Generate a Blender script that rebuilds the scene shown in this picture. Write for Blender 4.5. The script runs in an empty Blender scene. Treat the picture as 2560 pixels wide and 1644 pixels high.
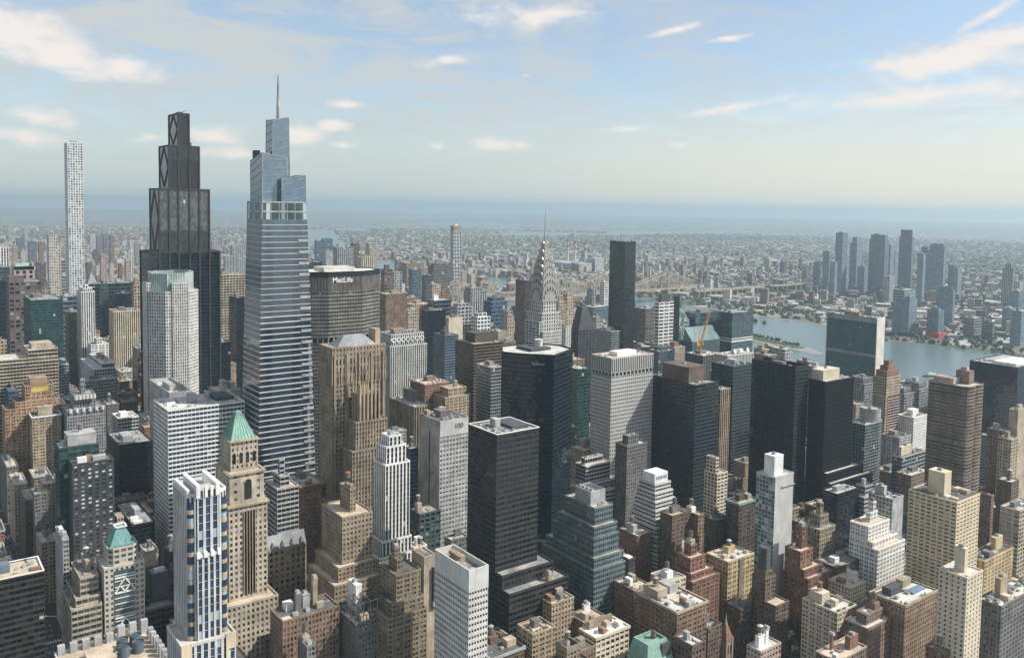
import bpy, math, random
from mathutils import Matrix, Vector
# World axes: +X runs east along the cross streets, +Y runs uptown along the avenues, metres, Z up.
scene = bpy.context.scene
COL = scene.collection
RAD = math.radians
# exposure, cloud and haze settings
VEIL_C = (0.475, 0.51, 0.52)
CLOUD_C = (0.74, 0.69, 0.65)
EXPOSURE = 0.35
HAZE_C = (0.53, 0.68, 0.76)
HAZE_G = 0.42
HOR_L = (0.46, 0.53, 0.53)
HOR_R = (0.7, 0.67, 0.58)
# ------------------------------------------------------------------ camera
YAW, PITCH, ROLL = RAD(36.565), RAD(3.591), RAD(0.861)
CAM = Vector((3.52, 2.22, 317.8))
fw = Vector((math.sin(YAW)*math.cos(PITCH), math.cos(YAW)*math.cos(PITCH), -math.sin(PITCH)))
r0 = Vector((math.cos(YAW), -math.sin(YAW), 0)); u0 = r0.cross(fw)
rt = r0*math.cos(ROLL) + u0*math.sin(ROLL); up = u0*math.cos(ROLL) - r0*math.sin(ROLL)
cd = bpy.data.cameras.new('camera'); cam = bpy.data.objects.new('camera', cd); COL.objects.link(cam)
cam.matrix_world = Matrix(((rt.x, up.x, -fw.x, CAM.x), (rt.y, up.y, -fw.y, CAM.y), (rt.z, up.z, -fw.z, CAM.z), (0, 0, 0, 1)))
cd.sensor_width = 36; cd.lens = 2144.3/2560*36; cd.shift_y = -(822-650.5)/2560
cd.clip_start = 1; cd.clip_end = 120000
scene.camera = cam
# ------------------------------------------------------------------ light, sky, exposure
SUN_AZ, SUN_EL = RAD(129), RAD(45)        # azimuth clockwise from +Y
SKY = 0.13
w = bpy.data.worlds.new('World'); scene.world = w; w.use_nodes = True
nt = w.node_tree; nt.nodes.clear()
def N(tree, typ, **kw):
    n = tree.nodes.new(typ)
    for k, v in kw.items(): setattr(n, k, v)
    return n
def mth(tree, op, a, b=None, clamp=False):
    n = N(tree, 'ShaderNodeMath', operation=op, use_clamp=clamp)
    for i, v in ((0, a), (1, b)):
        if v is None: continue
        if isinstance(v, (int, float)): n.inputs[i].default_value = v
        else: tree.links.new(v, n.inputs[i])
    return n.outputs[0]
def mixc(tree, f, a, b, mode='MIX'):
    n = N(tree, 'ShaderNodeMix', data_type='RGBA', blend_type=mode)
    for i, v in ((0, f), (6, a), (7, b)):
        if isinstance(v, (int, float)): n.inputs[i].default_value = v
        elif isinstance(v, tuple): n.inputs[i].default_value = (*v, 1)
        else: tree.links.new(v, n.inputs[i])
    return n.outputs[2]
def sstep(tree, v, lo, hi, a=0.0, b=1.0):
    n = N(tree, 'ShaderNodeMapRange', interpolation_type='SMOOTHSTEP')
    tree.links.new(v, n.inputs[0])
    for i, x in enumerate((lo, hi, a, b)): n.inputs[i+1].default_value = x
    return n.outputs[0]
tc = N(nt, 'ShaderNodeTexCoord'); sp = N(nt, 'ShaderNodeSeparateXYZ'); nt.links.new(tc.outputs['Generated'], sp.inputs[0])
zc = mth(nt, 'MAXIMUM', sp.outputs[2], 0.012)
cv = N(nt, 'ShaderNodeCombineXYZ'); nt.links.new(sp.outputs[0], cv.inputs[0]); nt.links.new(sp.outputs[1], cv.inputs[1]); nt.links.new(zc, cv.inputs[2])
sky = N(nt, 'ShaderNodeTexSky', sky_type='NISHITA', sun_disc=False, sun_elevation=SUN_EL, sun_rotation=SUN_AZ, altitude=0, air_density=1.0, dust_density=1.0, ozone_density=2.0)
nt.links.new(cv.outputs[0], sky.inputs[0])
az = mth(nt, 'ARCTAN2', sp.outputs[0], sp.outputs[1]); el = mth(nt, 'ARCSINE', sp.outputs[2])
ae = N(nt, 'ShaderNodeCombineXYZ'); nt.links.new(az, ae.inputs[0]); nt.links.new(el, ae.inputs[1])
def noise(tree, vec, scale, detail=5, rough=0.55, dist=0.0, stretch=None):
    if stretch:
        m = N(tree, 'ShaderNodeMapping'); m.inputs['Scale'].default_value = stretch; tree.links.new(vec, m.inputs[0]); vec = m.outputs[0]
    n = N(tree, 'ShaderNodeTexNoise'); tree.links.new(vec, n.inputs['Vector'])
    n.inputs['Scale'].default_value = scale; n.inputs['Detail'].default_value = detail; n.inputs['Roughness'].default_value = rough; n.inputs['Distortion'].default_value = dist
    return n.outputs[0]
# clouds: (azimuth, elevation, half width, half height, tilt, weight), in degrees on the sky
CLOUDS = [
    (6.51, 9.41, 2.94, 1.47, -0.9, 1.1),
    (8.91, 8.43, 3.47, 1.20, -12.9, 1.1),
    (12.10, 8.01, 2.41, 0.69, -5.9, 1),
    (7.62, 4.76, 2.00, 0.59, -4.9, 1),
    (7.00, 3.63, 2.14, 0.64, -0.9, 0.8),
    (13.72, 3.84, 0.94, 0.37, -0.9, 0.8),
    (17.54, 4.24, 2.00, 0.59, -0.9, 1),
    (22.78, 4.37, 1.60, 0.64, -0.9, 0.9),
    (24.62, 5.09, 1.12, 0.43, -0.9, 0.9),
    (25.74, 6.40, 1.12, 0.29, -0.9, 0.8),
    (25.36, 3.78, 1.02, 0.32, -0.9, 0.8),
    (35.52, 4.11, 1.87, 0.43, -0.9, 0.9),
    (36.87, 4.08, 0.75, 0.32, -0.9, 0.8),
    (31.53, 3.85, 0.64, 0.24, -0.9, 0.6),
    (31.89, 9.45, 1.60, 0.37, 7.1, 0.8),
    (62.84, 8.95, 5.08, 1.07, 5.1, 1.1),
    (66.07, 9.95, 2.41, 0.80, 7.1, 1.2),
    (50.68, 6.54, 3.21, 0.32, 9.1, 0.8),
    (62.28, 6.90, 8.82, 0.69, 5.1, 0.75),
    (47.04, 11.40, 1.60, 0.24, 13.1, 0.9),
    (50.40, 10.80, 1.34, 0.19, 7.1, 0.7),
    (37.64, 12.32, 4.54, 0.80, 2.1, 0.7),
    (44.16, 5.11, 2.14, 0.24, 2.1, 0.6),
    (47.47, 4.08, 0.59, 0.24, -0.9, 0.6),
    (65.21, 11.34, 2.94, 0.27, 29.1, 0.5),
    (19.45, 3.06, 3.21, 0.53, -0.9, 0.5),
    (37.25, 8.54, 0.53, 0.13, 9.1, 0.5),
]
cn = noise(nt, ae.outputs[0], 22, 6, 0.58, 0.3, (1, 2.0, 1))
dens = None
for (ca, ce, ra, re, tilt, wt) in CLOUDS:
    m = N(nt, 'ShaderNodeMapping', vector_type='TEXTURE')
    m.inputs['Location'].default_value = (RAD(ca), RAD(ce), 0); m.inputs['Rotation'].default_value = (0, 0, RAD(tilt)); m.inputs['Scale'].default_value = (RAD(ra), RAD(re), 1)
    nt.links.new(ae.outputs[0], m.inputs[0])
    l = N(nt, 'ShaderNodeVectorMath', operation='LENGTH'); nt.links.new(m.outputs[0], l.inputs[0])
    d = mth(nt, 'MULTIPLY', mth(nt, 'SUBTRACT', 1.25, l.outputs['Value']), wt)
    dens = d if dens is None else mth(nt, 'MAXIMUM', dens, d)
cum = mth(nt, 'ADD', dens, mth(nt, 'MULTIPLY', mth(nt, 'SUBTRACT', cn, 0.5), 2.4))
cum = sstep(nt, cum, -0.1, 1.1, 0, 0.96)
# thin high veil, thicker to the left of the view
vn = noise(nt, ae.outputs[0], 5.5, 7, 0.62, 1.6, (1, 3.2, 1))
vm = sstep(nt, az, RAD(58), RAD(24), 0.5, 1)
vm2 = sstep(nt, el, RAD(1), RAD(9), 0.55, 1)
veil = mth(nt, 'MULTIPLY', mth(nt, 'MULTIPLY', sstep(nt, vn, 0.34, 0.64, 0.25, 1.0), vm), vm2)
K = 1.0/SKY
hz = mth(nt, 'MULTIPLY', sstep(nt, el, RAD(9), RAD(0.2), 0, 1), 0.85)
hcol = mixc(nt, sstep(nt, az, RAD(20), RAD(66)), tuple(K*c for c in HOR_L), tuple(K*c for c in HOR_R))
skyc = mixc(nt, veil, sky.outputs[0], tuple(K*c for c in VEIL_C))
skyc = mixc(nt, hz, skyc, hcol)
skyc = mixc(nt, cum, skyc, tuple(K*c for c in CLOUD_C))
bg = N(nt, 'ShaderNodeBackground'); nt.links.new(skyc, bg.inputs[0]); bg.inputs[1].default_value = SKY
wo = N(nt, 'ShaderNodeOutputWorld'); nt.links.new(bg.outputs[0], wo.inputs[0])
sl = bpy.data.lights.new('sun', 'SUN'); sl.energy = 5.0; sl.angle = RAD(0.6); sl.color = (1, 0.955, 0.87)
so = bpy.data.objects.new('sun', sl); COL.objects.link(so)
sdir = Vector((math.sin(SUN_AZ)*math.cos(SUN_EL), math.cos(SUN_AZ)*math.cos(SUN_EL), math.sin(SUN_EL)))
so.rotation_euler = sdir.to_track_quat('Z', 'Y').to_euler(); so.location = (0, 0, 3000)
vs = scene.view_settings; vs.view_transform = 'Standard'; vs.look = 'None'; vs.gamma = 1; vs.exposure = EXPOSURE
HAZE_D = 7.6e-5
scene.cycles.volume_bounces = 2
# ------------------------------------------------------------------ materials
MATS = {}
def newmat(name):
    m = bpy.data.materials.new(name); m.use_nodes = True; t = m.node_tree
    return m, t, t.nodes['Principled BSDF']
def wall_mat(name, c, rough=0.85, metal=0.0, var=0.55):
    m, t, b = newmat(name)
    o = N(t, 'ShaderNodeTexCoord').outputs['Object']
    if sum(c) > 1.2: var *= .5
    a = sstep(t, noise(t, o, 0.09, 4), 0.3, 0.7, 1-var*0.55, 1+var*0.35)
    s = sstep(t, noise(t, o, 1.1, 3, 0.6, 0, (1, 1, 0.06)), 0.3, 0.75, 1+var*0.2, 1-var*0.45)
    h = N(t, 'ShaderNodeHueSaturation'); h.inputs['Color'].default_value = (*c, 1); t.links.new(mth(t, 'MULTIPLY', a, s), h.inputs['Value'])
    t.links.new(h.outputs[0], b.inputs['Base Color']); b.inputs['Roughness'].default_value = rough; b.inputs['Metallic'].default_value = metal
    MATS[name] = m; return m
def glass_mat(name, base, alt, f=0.25, light=0.06, rough=0.12, ior=1.6, lightc=(0.45, 0.43, 0.38), wob=0.035):
    m, t, b = newmat(name)
    uv = N(t, 'ShaderNodeUVMap').outputs[0]
    fl = N(t, 'ShaderNodeVectorMath', operation='FLOOR'); t.links.new(uv, fl.inputs[0])
    rnd = N(t, 'ShaderNodeObjectInfo').outputs['Random']
    wn = N(t, 'ShaderNodeTexWhiteNoise', noise_dimensions='4D'); t.links.new(fl.outputs[0], wn.inputs['Vector']); t.links.new(mth(t, 'MULTIPLY', rnd, 91.7), wn.inputs['W'])
    v = wn.outputs['Value']
    big = noise(t, fl.outputs[0], 0.13, 2)
    vv = mth(t, 'ADD', v, mth(t, 'MULTIPLY', mth(t, 'SUBTRACT', big, 0.5), 0.5))
    k1 = sstep(t, vv, 1-f-0.25, 1-f+0.15)
    k2 = mth(t, 'GREATER_THAN', v, 1-light)
    c = mixc(t, k1, base, alt); c = mixc(t, k2, c, lightc)
    t.links.new(c, b.inputs['Base Color'])
    b.inputs['Roughness'].default_value = rough; b.inputs['IOR'].default_value = ior
    g = N(t, 'ShaderNodeNewGeometry').outputs['Normal']
    sc = N(t, 'ShaderNodeVectorMath', operation='SCALE'); sb = N(t, 'ShaderNodeVectorMath', operation='SUBTRACT')
    t.links.new(wn.outputs['Color'], sb.inputs[0]); sb.inputs[1].default_value = (0.5, 0.5, 0.5); t.links.new(sb.outputs[0], sc.inputs[0]); sc.inputs['Scale'].default_value = wob
    ad = N(t, 'ShaderNodeVectorMath', operation='ADD'); t.links.new(g, ad.inputs[0]); t.links.new(sc.outputs[0], ad.inputs[1])
    nm = N(t, 'ShaderNodeVectorMath', operation='NORMALIZE'); t.links.new(ad.outputs[0], nm.inputs[0]); t.links.new(nm.outputs[0], b.inputs['Normal'])
    MATS[name] = m; return m
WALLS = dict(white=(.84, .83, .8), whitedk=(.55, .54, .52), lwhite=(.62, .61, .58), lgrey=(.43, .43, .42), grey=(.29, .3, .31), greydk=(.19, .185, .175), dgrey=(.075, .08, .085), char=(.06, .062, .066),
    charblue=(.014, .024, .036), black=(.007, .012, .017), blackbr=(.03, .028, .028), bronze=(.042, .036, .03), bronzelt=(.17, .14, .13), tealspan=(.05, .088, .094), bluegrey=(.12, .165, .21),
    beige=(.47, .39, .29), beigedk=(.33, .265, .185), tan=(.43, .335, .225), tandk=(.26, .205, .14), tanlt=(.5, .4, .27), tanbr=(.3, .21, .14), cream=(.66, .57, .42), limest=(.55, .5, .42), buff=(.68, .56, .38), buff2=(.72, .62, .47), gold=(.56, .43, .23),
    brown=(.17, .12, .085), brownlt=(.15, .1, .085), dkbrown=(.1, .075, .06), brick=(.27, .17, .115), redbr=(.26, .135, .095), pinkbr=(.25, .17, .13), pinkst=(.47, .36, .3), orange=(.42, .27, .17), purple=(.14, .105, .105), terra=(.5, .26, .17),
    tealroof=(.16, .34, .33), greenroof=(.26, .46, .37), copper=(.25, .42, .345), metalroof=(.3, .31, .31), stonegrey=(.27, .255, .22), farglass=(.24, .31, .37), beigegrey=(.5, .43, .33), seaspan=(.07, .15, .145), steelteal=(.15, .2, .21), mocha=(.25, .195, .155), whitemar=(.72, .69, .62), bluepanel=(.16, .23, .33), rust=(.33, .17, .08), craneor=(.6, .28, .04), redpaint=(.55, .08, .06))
for k, c in WALLS.items():
    g = sum(c)/3; wall_mat(k, tuple(.86*(x*.96+g*.04) for x in c))
wall_mat('metal', (.5, .49, .46), 0.5, 0.25, .2); wall_mat('steel', (.4, .39, .355), 0.4, 0.35, 0.25); wall_mat('glassroof', (.11, .18, .18), 0.2)
wall_mat('crownglass', (.27, .37, .345), 0.25); wall_mat('yellowtile', (.55, .42, .1))
for n, c in (('roof_lt', (.5, .48, .44)), ('roof_md', (.28, .27, .255)), ('roof_dk', (.11, .108, .105)), ('roof_tan', (.5, .41, .31)), ('roof_white', (.78, .77, .74))): wall_mat(n, c, 0.9, 0, 0.9)
glass_mat('gdark', (.006, .008, .011), (.028, .03, .033), 0.3, 0.004, .12, 1.48)
glass_mat('gmas', (.010, .012, .014), (.15, .14, .12), 0.45, 0.05, .12, 1.5, (.3, .29, .25))
glass_mat('gplain', (.002, .008, .014), (.01, .02, .029), 0.4, 0.001, .1, 1.7, (.3, .3, .28), .05)
glass_mat('gblue', (.012, .028, .055), (.04, .07, .11), 0.35, 0.015, 0.1, 2.0)
glass_mat('gnavy', (.012, .032, .07), (.03, .06, .11), 0.3, 0.12, 0.12, 1.6, (.3, .4, .45))
glass_mat('gteal', (.015, .038, .044), (.04, .075, .085), 0.35, 0.012, 0.1, 2.0)
glass_mat('ggreen', (.006, .035, .033), (.018, .07, .062), 0.35, 0.015, 0.1, 1.7)
glass_mat('gsea', (.012, .06, .058), (.035, .11, .1), 0.5, 0.01, 0.2, 1.45)
glass_mat('gbronze', (.03, .02, .012), (.16, .09, .03), 0.3, 0.1, 0.1, 1.8)  # gold alternate panes: reflections put into the glass colour
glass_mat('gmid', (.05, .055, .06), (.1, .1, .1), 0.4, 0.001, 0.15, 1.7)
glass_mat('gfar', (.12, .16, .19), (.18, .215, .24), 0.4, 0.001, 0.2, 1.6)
glass_mat('gmix', (.03, .04, .05), (.22, .28, .3), 0.6, 0.1, 0.12, 1.7)
glass_mat('glit', (.02, .025, .03), (.3, .36, .37), 0.45, 0.3, 0.15, 1.6, (.62, .7, .7))
glass_mat('gpale', (.05, .1, .1), (.2, .3, .28), 0.4, 0.2, 0.12, 1.7, (.4, .46, .44))
glass_mat('gobs', (.02, .045, .05), (.16, .25, .24), 0.45, 0.15, 0.1, 1.7, (.4, .46, .44))
glass_mat('gonev', (.010, .024, .042), (.03, .055, .08), 0.4, 0.015, 0.06, 2.5, (.2, .24, .27), 0.012)
glass_mat('gcrown', (.05, .11, .17), (.065, .13, .195), 0.4, 0.0, 0.08, 2.3, (.4, .5, .55), 0.02)
# ------------------------------------------------------------------ mesh builder
class MB:
    def __init__(s): s.v = []; s.f = []; s.uv = []; s.c = []
    def face(s, pts, uv=None, col=None):
        i = len(s.v); s.v.extend(pts); n = len(pts); s.f.append(tuple(range(i, i+n))); s.uv.extend(uv or [(0.0, 0.0)]*n)
        if col is not None: s.c.extend([col]*n)
    def box(s, x0, x1, y0, y1, z0, z1, bottom=False, col=None):
        A, B, Cc, D = (x0, y0, z0), (x1, y0, z0), (x1, y1, z0), (x0, y1, z0); a, b, c, d = (x0, y0, z1), (x1, y0, z1), (x1, y1, z1), (x0, y1, z1)
        for q in ((A, B, b, a), (B, Cc, c, b), (Cc, D, d, c), (D, A, a, d), (a, b, c, d)): s.face(q, None, col)
        if bottom: s.face((D, Cc, B, A), None, col)
    def loft(s, p0, z0, p1, z1, top=True, uvn=None):
        n = len(p0)
        for i in range(n):
            j = (i+1) % n
            L = math.hypot(p0[j][0]-p0[i][0], p0[j][1]-p0[i][1])
            u = max(1, round(L/uvn[0])) if uvn else 1; v = max(1, round((z1-z0)/uvn[1])) if uvn else 1
            s.face(((*p0[i], z0), (*p0[j], z0), (*p1[j], z1), (*p1[i], z1)), ((0.001, .001), (u-.001, .001), (u-.001, v-.001), (.001, v-.001)))
        if top: s.face([(*p, z1) for p in p1])
    def cyl(s, x, y, z0, z1, a, b, n=14, top=True):
        P = lambda r: [(x+r*math.cos(2*math.pi*k/n), y+r*math.sin(2*math.pi*k/n)) for k in range(n)]
        s.loft(P(a), z0, P(max(b, 0.02)), z1, top)
    def bar(s, p, q, r):
        p, q = Vector(p), Vector(q); d = (q-p)
        if d.length < 1e-4: return
        d.normalize(); a = d.cross(Vector((0, 0, 1)) if abs(d.z) < 0.9 else Vector((1, 0, 0))).normalized()*r; b = d.cross(a)
        c = (a+b, b-a, -a-b, a-b)
        for i in range(4):
            j = (i+1) % 4
            s.face((tuple(p+c[i]), tuple(q+c[i]), tuple(q+c[j]), tuple(p+c[j])))
        s.face([tuple(q+k) for k in c]); s.face([tuple(p+k) for k in reversed(c)])
    def mesh(s, name, mat, off=(0, 0, 0)):
        me = bpy.data.meshes.new(name); ox, oy, oz = off
        me.from_pydata([(x-ox, y-oy, z-oz) for x, y, z in s.v], [], s.f)
        ul = me.uv_layers.new(name='UVMap'); ul.data.foreach_set('uv', [c for u in s.uv for c in u])
        if s.c:
            ca = me.color_attributes.new('col', 'FLOAT_COLOR', 'CORNER'); ca.data.foreach_set('color', [c for u in s.c for c in (*u, 1.0)])
        me.materials.append(MATS[mat] if isinstance(mat, str) else mat); me.update(); return me
    def build(s, name, mat, parent=None):
        if not s.f: return None
        off = tuple(parent.location) if parent else (0, 0, 0)
        if parent and parent.parent: off = tuple(parent.location + parent.parent.location)
        o = bpy.data.objects.new(name, s.mesh(name, mat, off)); COL.objects.link(o); o.parent = parent; return o
def build_each(mb, name, mat, parent):
    for f in mb.f:
        m = MB(); m.face([mb.v[i] for i in f]); m.build(name, mat, parent)
def thing(name, label, cat, loc, group=None):
    o = bpy.data.objects.new(name, None); COL.objects.link(o); o.location = loc; o.empty_display_size = 2
    o['label'] = label; o['category'] = cat
    if group: o['group'] = group
    return o
def tag(o, label=None, cat=None, group=None, kind=None):
    for k, v in (('label', label), ('category', cat), ('group', group), ('kind', kind)):
        if v: o[k] = v
    return o
def rect(x0, x1, y0, y1): return [(x0, y0), (x1, y0), (x1, y1), (x0, y1)]
def chamf(x0, x1, y0, y1, c): return [(x0+c, y0), (x1-c, y0), (x1, y0+c), (x1, y1-c), (x1-c, y1), (x0+c, y1), (x0, y1-c), (x0, y0+c)]
def inset(poly, d):
    n = len(poly); out = []
    for i in range(n):
        p0, p1, p2 = Vector(poly[i-1]), Vector(poly[i]), Vector(poly[(i+1) % n])
        a = (p1-p0).normalized(); b = (p2-p1).normalized(); na = Vector((-a.y, a.x)); nb = Vector((-b.y, b.x))
        m = na+nb; m = m/max(0.2, (1+na.dot(nb)))
        out.append(tuple(p1+m*d))
    return out
# style: floor height, bay, pier fraction, spandrel fraction, relief, spandrel set back behind the piers, {side: override}
ST = dict(pun=(3.3, 2.6, .48, .46, .3, .06, {}), pun2=(3.5, 2.3, .48, .45, .35, .07, {}), pun3=(4.2, 5.5, .55, .3, .6, .3, {}), pun4=(3.9, 3.2, .4, .6, .35, -.05, {3: 'blank'}), pun5=(3.75, 2.6, .5, .55, .3, -.05, {}), pun6=(2.9, 3.7, .6, .55, .35, .06, {}),
    arch=(4.2, 4.2, .5, .45, .5, .1, {}), rib=(3.8, 3.2, .07, .4, .3, -.06, {}), rib2=(3.7, 1.9, .35, .55, .4, -.05, {}), rib3=(3.75, 5, .14, .5, .4, -.05, {}), rib4=(3.75, 5, .2, .55, .4, .05, {}),
    ver=(3.7, 3.0, .45, .07, .45, .3, {}), verd=(3.8, 2.2, .3, .25, .3, .2, {3: 'blank'}), cur=(3.9, 3.0, .07, .22, .15, .04, {}), cur2=(3.75, 3.1, .12, .42, .25, .06, {}), cur3=(3.75, 1.6, .3, .14, .35, .2, {}),
    gri=(3.5, 4.2, .28, .4, .4, .06, {}), sq=(4.72, 4.4, .24, .24, .5, .0601, {}), sq2=(10.5, 5.4, .2, .1, .5, .06, {}), sqr=(4.0, 4.6, .22, .4, .5, .06, {}), bal=(3.1, 6, .18, .45, .9, -.1, {}),
    resid=(2.85, 4.6, .3, .6, .4, .06, {}), tealw=(3.2, 3.0, .06, .15, .15, .04, {0: 'blank', 2: 'blank'}), blank=(3.6, 4, .5, .5, .3, .05, {0: 'blank', 1: 'blank', 2: 'blank', 3: 'blank'}), blank2=(3.5, 3.2, .4, .5, .3, .05, {0: 'blank', 2: 'blank'}),
    hotel=(3.2, 5.2, .5, .55, .3, .05, {3: 'blank'}), fram=(3.9, 6, .14, .16, .8, .05, {}), un=(3.75, 2.4, .06, .24, .2, -.04, {0: 'blank', 2: 'blank'}))
def facade(wb, gb, poly, z0, z1, st, cap=True, rb=None, lod=1, rimh=1.0, bandh=1.4, modes=None):
    fh, bay, pf, sf, dp, rec, side = ST[st] if isinstance(st, str) else st
    if modes: side = {**side, **modes}
    fh *= lod; bay *= lod; n = len(poly)
    H = z1-bandh-z0; nf = max(1, round(H/fh)); fz = H/nf
    for i in range(n):
        p = Vector(poly[i]); qv = Vector(poly[(i+1) % n]); L = (qv-p).length
        if L < 0.05: continue
        t = (qv-p)/L; nn = Vector((-t.y, t.x))
        P = lambda s, d, z: (p.x+t.x*s+nn.x*d, p.y+t.y*s+nn.y*d, z)
        if side.get(i) == 'blank':
            wb.face((P(0, .03, z0), P(L, .03, z0), P(L, .03, z1-bandh), P(0, .03, z1-bandh))); continue
        nb = max(1, round(L/bay)); bw = L/nb
        e = min(dp, L*.3)
        gb.face((P(e, dp, z0), P(L-e, dp, z0), P(L-e, dp, z1-bandh), P(e, dp, z1-bandh)), ((e/bw, .001), (nb-e/bw, .001), (nb-e/bw, nf-.001), (e/bw, nf-.001)))
        pd = max(0.0, -rec); sd = max(0.0, rec)
        pw = pf*bw/2; al = side.get('alt')
        for k in range(nb+1):
            pk = pw*(.5 if k % 2 else 1.45) if al and 0 < k < nb else pw
            a = max(.02, k*bw-pk); b = min(L-.02, k*bw+pk)
            if b-a < .02: continue
            wb.face((P(a, pd, z0), P(b, pd, z0), P(b, pd, z1-bandh), P(a, pd, z1-bandh)))
            wb.face((P(a, dp, z0), P(a, pd, z0), P(a, pd, z1-bandh), P(a, dp, z1-bandh))); wb.face((P(b, pd, z0), P(b, dp, z0), P(b, dp, z1-bandh), P(b, pd, z1-bandh)))
        for j in range(nf):
            a = z0+j*fz; b = a+sf*fz; c, d = .03, L-.03
            wb.face((P(c, sd, a), P(d, sd, a), P(d, sd, b), P(c, sd, b))); wb.face((P(c, sd, b), P(d, sd, b), P(d, dp, b), P(c, dp, b))); wb.face((P(c, dp, a), P(d, dp, a), P(d, sd, a), P(c, sd, a)))
    if (st in ('pun', 'pun2', 'gri') or 'alt' in side) and H > 24 and lod == 1:
        for zc in (z0+fz*3, z1-bandh-fz*2):
            o, q = inset(poly, -.22), inset(poly, .1)
            for i in range(n):
                j = (i+1) % n
                wb.face(((*o[i], zc-.25), (*o[j], zc-.25), (*o[j], zc+.3), (*o[i], zc+.3))); wb.face(((*o[i], zc+.3), (*o[j], zc+.3), (*q[j], zc+.3), (*q[i], zc+.3))); wb.face(((*q[i], zc-.25), (*q[j], zc-.25), (*o[j], zc-.25), (*o[i], zc-.25)))
    if cap:
        o, q = inset(poly, -.12), inset(poly, .6)
        for i in range(n):
            j = (i+1) % n; zb = z1-bandh-.02
            wb.face(((*o[i], zb), (*o[j], zb), (*o[j], z1), (*o[i], z1))); wb.face(((*o[i], z1), (*o[j], z1), (*q[j], z1), (*q[i], z1))); wb.face(((*q[j], z1-rimh), (*q[i], z1-rimh), (*q[i], z1), (*q[j], z1)))
            wb.face(((*q[i], zb), (*q[j], zb), (*o[j], zb), (*o[i], zb)))
        (rb or wb).face([(*k, z1-rimh) for k in q])
# shared small roof equipment
def unit_mesh():
    m = MB(); m.box(-1.3, 1.3, -1.7, 1.7, 0, 1.7); m.cyl(0, -.75, 1.7, 2.0, .75, .75, 10); m.cyl(0, .75, 1.7, 2.0, .75, .75, 10); return m.mesh('cooling_unit', 'lgrey')
def duct_mesh():
    m = MB(); m.box(-.4, .4, -3, 3, .4, 1.1, True); m.box(-.4, .4, 2.2, 3, 1.1, 2.2); m.box(-.3, .3, -2.5, -2.2, 0, .4); m.box(-.3, .3, 1.8, 2.1, 0, .4); return m.mesh('duct', 'metalroof')
def tank_meshes():
    b = MB(); b.cyl(0, 0, 3, 7.2, 2.1, 2.0, 16, True)
    for z in (3.4, 4.4, 5.4, 6.4): b.cyl(0, 0, z, z+.15, 2.16, 2.16, 16, False)
    r = MB(); r.cyl(0, 0, 7.2, 8.6, 2.4, .1, 16)
    l = MB()
    for x in (-1.3, 1.3):
        for y in (-1.3, 1.3): l.bar((x, y, 0), (x, y, 3), .14)
    for s in (-1.3, 1.3): l.bar((-1.3, s, .2), (1.3, s, 2.9), .08); l.bar((s, -1.3, .2), (s, 1.3, 2.9), .08)
    l.box(-1.9, 1.9, -1.9, 1.9, 2.8, 3.0, True)
    return b.mesh('water_tank', 'tandk'), [r.mesh('tank_roof', k) for k in ('rust', 'lgrey', 'dgrey', 'lwhite')], l.mesh('tank_frame', 'dgrey')
UNIT, DUCT, TANK = unit_mesh(), duct_mesh(), tank_meshes()
def put(me, name, parent, loc, rz=0, s=1.0):
    o = bpy.data.objects.new(name, me); COL.objects.link(o); o.parent = parent
    o.location = Vector(loc)-parent.location; o.rotation_euler = (0, 0, rz); o.scale = (s, s, s); return o
def tank(parent, x, y, z, s=1.0):
    b = put(TANK[0], 'water_tank', parent, (x, y, z), 0, s)
    for me, n in ((TANK[1][int(abs(x*7+y*3)) % 4], 'tank_roof'), (TANK[2], 'tank_frame')):
        o = bpy.data.objects.new(n, me); COL.objects.link(o); o.parent = b
    return b
def leafy(mb, x, y, z, rx, ry, rz, n, size, rnd):
    for _ in range(n):
        while True:
            a, b, c = rnd.uniform(-1, 1), rnd.uniform(-1, 1), rnd.uniform(-1, 1)
            if .25 < a*a+b*b+c*c < 1: break
        p = Vector((x+a*rx, y+b*ry, z+c*rz)); d = Vector((a*.6+rnd.uniform(-.6, .6), b*.6+rnd.uniform(-.6, .6), c*.5+.55+rnd.uniform(-.3, .3))).normalized()
        e = d.cross(Vector((.3, .9, .1))).normalized()*size*rnd.uniform(.6, 1.3); g = d.cross(e).normalized()*size*rnd.uniform(.6, 1.3)
        k = rnd.choice((.7, .9, 1.15, 1.4)); col = (.045*k, .075*k, .026*k)
        mb.face([tuple(p-e), tuple(p-g), tuple(p+e), tuple(p+g)], None, col)
def vcol_mat(name, rough=.9):
    m, t, b = newmat(name); a = N(t, 'ShaderNodeVertexColor', layer_name='col')
    nz = sstep(t, noise(t, N(t, 'ShaderNodeNewGeometry').outputs['Position'], .12, 3), .3, .7, .75, 1.2)
    h = N(t, 'ShaderNodeHueSaturation'); t.links.new(a.outputs[0], h.inputs['Color']); t.links.new(nz, h.inputs['Value'])
    t.links.new(h.outputs[0], b.inputs['Base Color']); b.inputs['Roughness'].default_value = rough; MATS[name] = m; return m
vcol_mat('leaf'); vcol_mat('blockmat')
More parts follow.
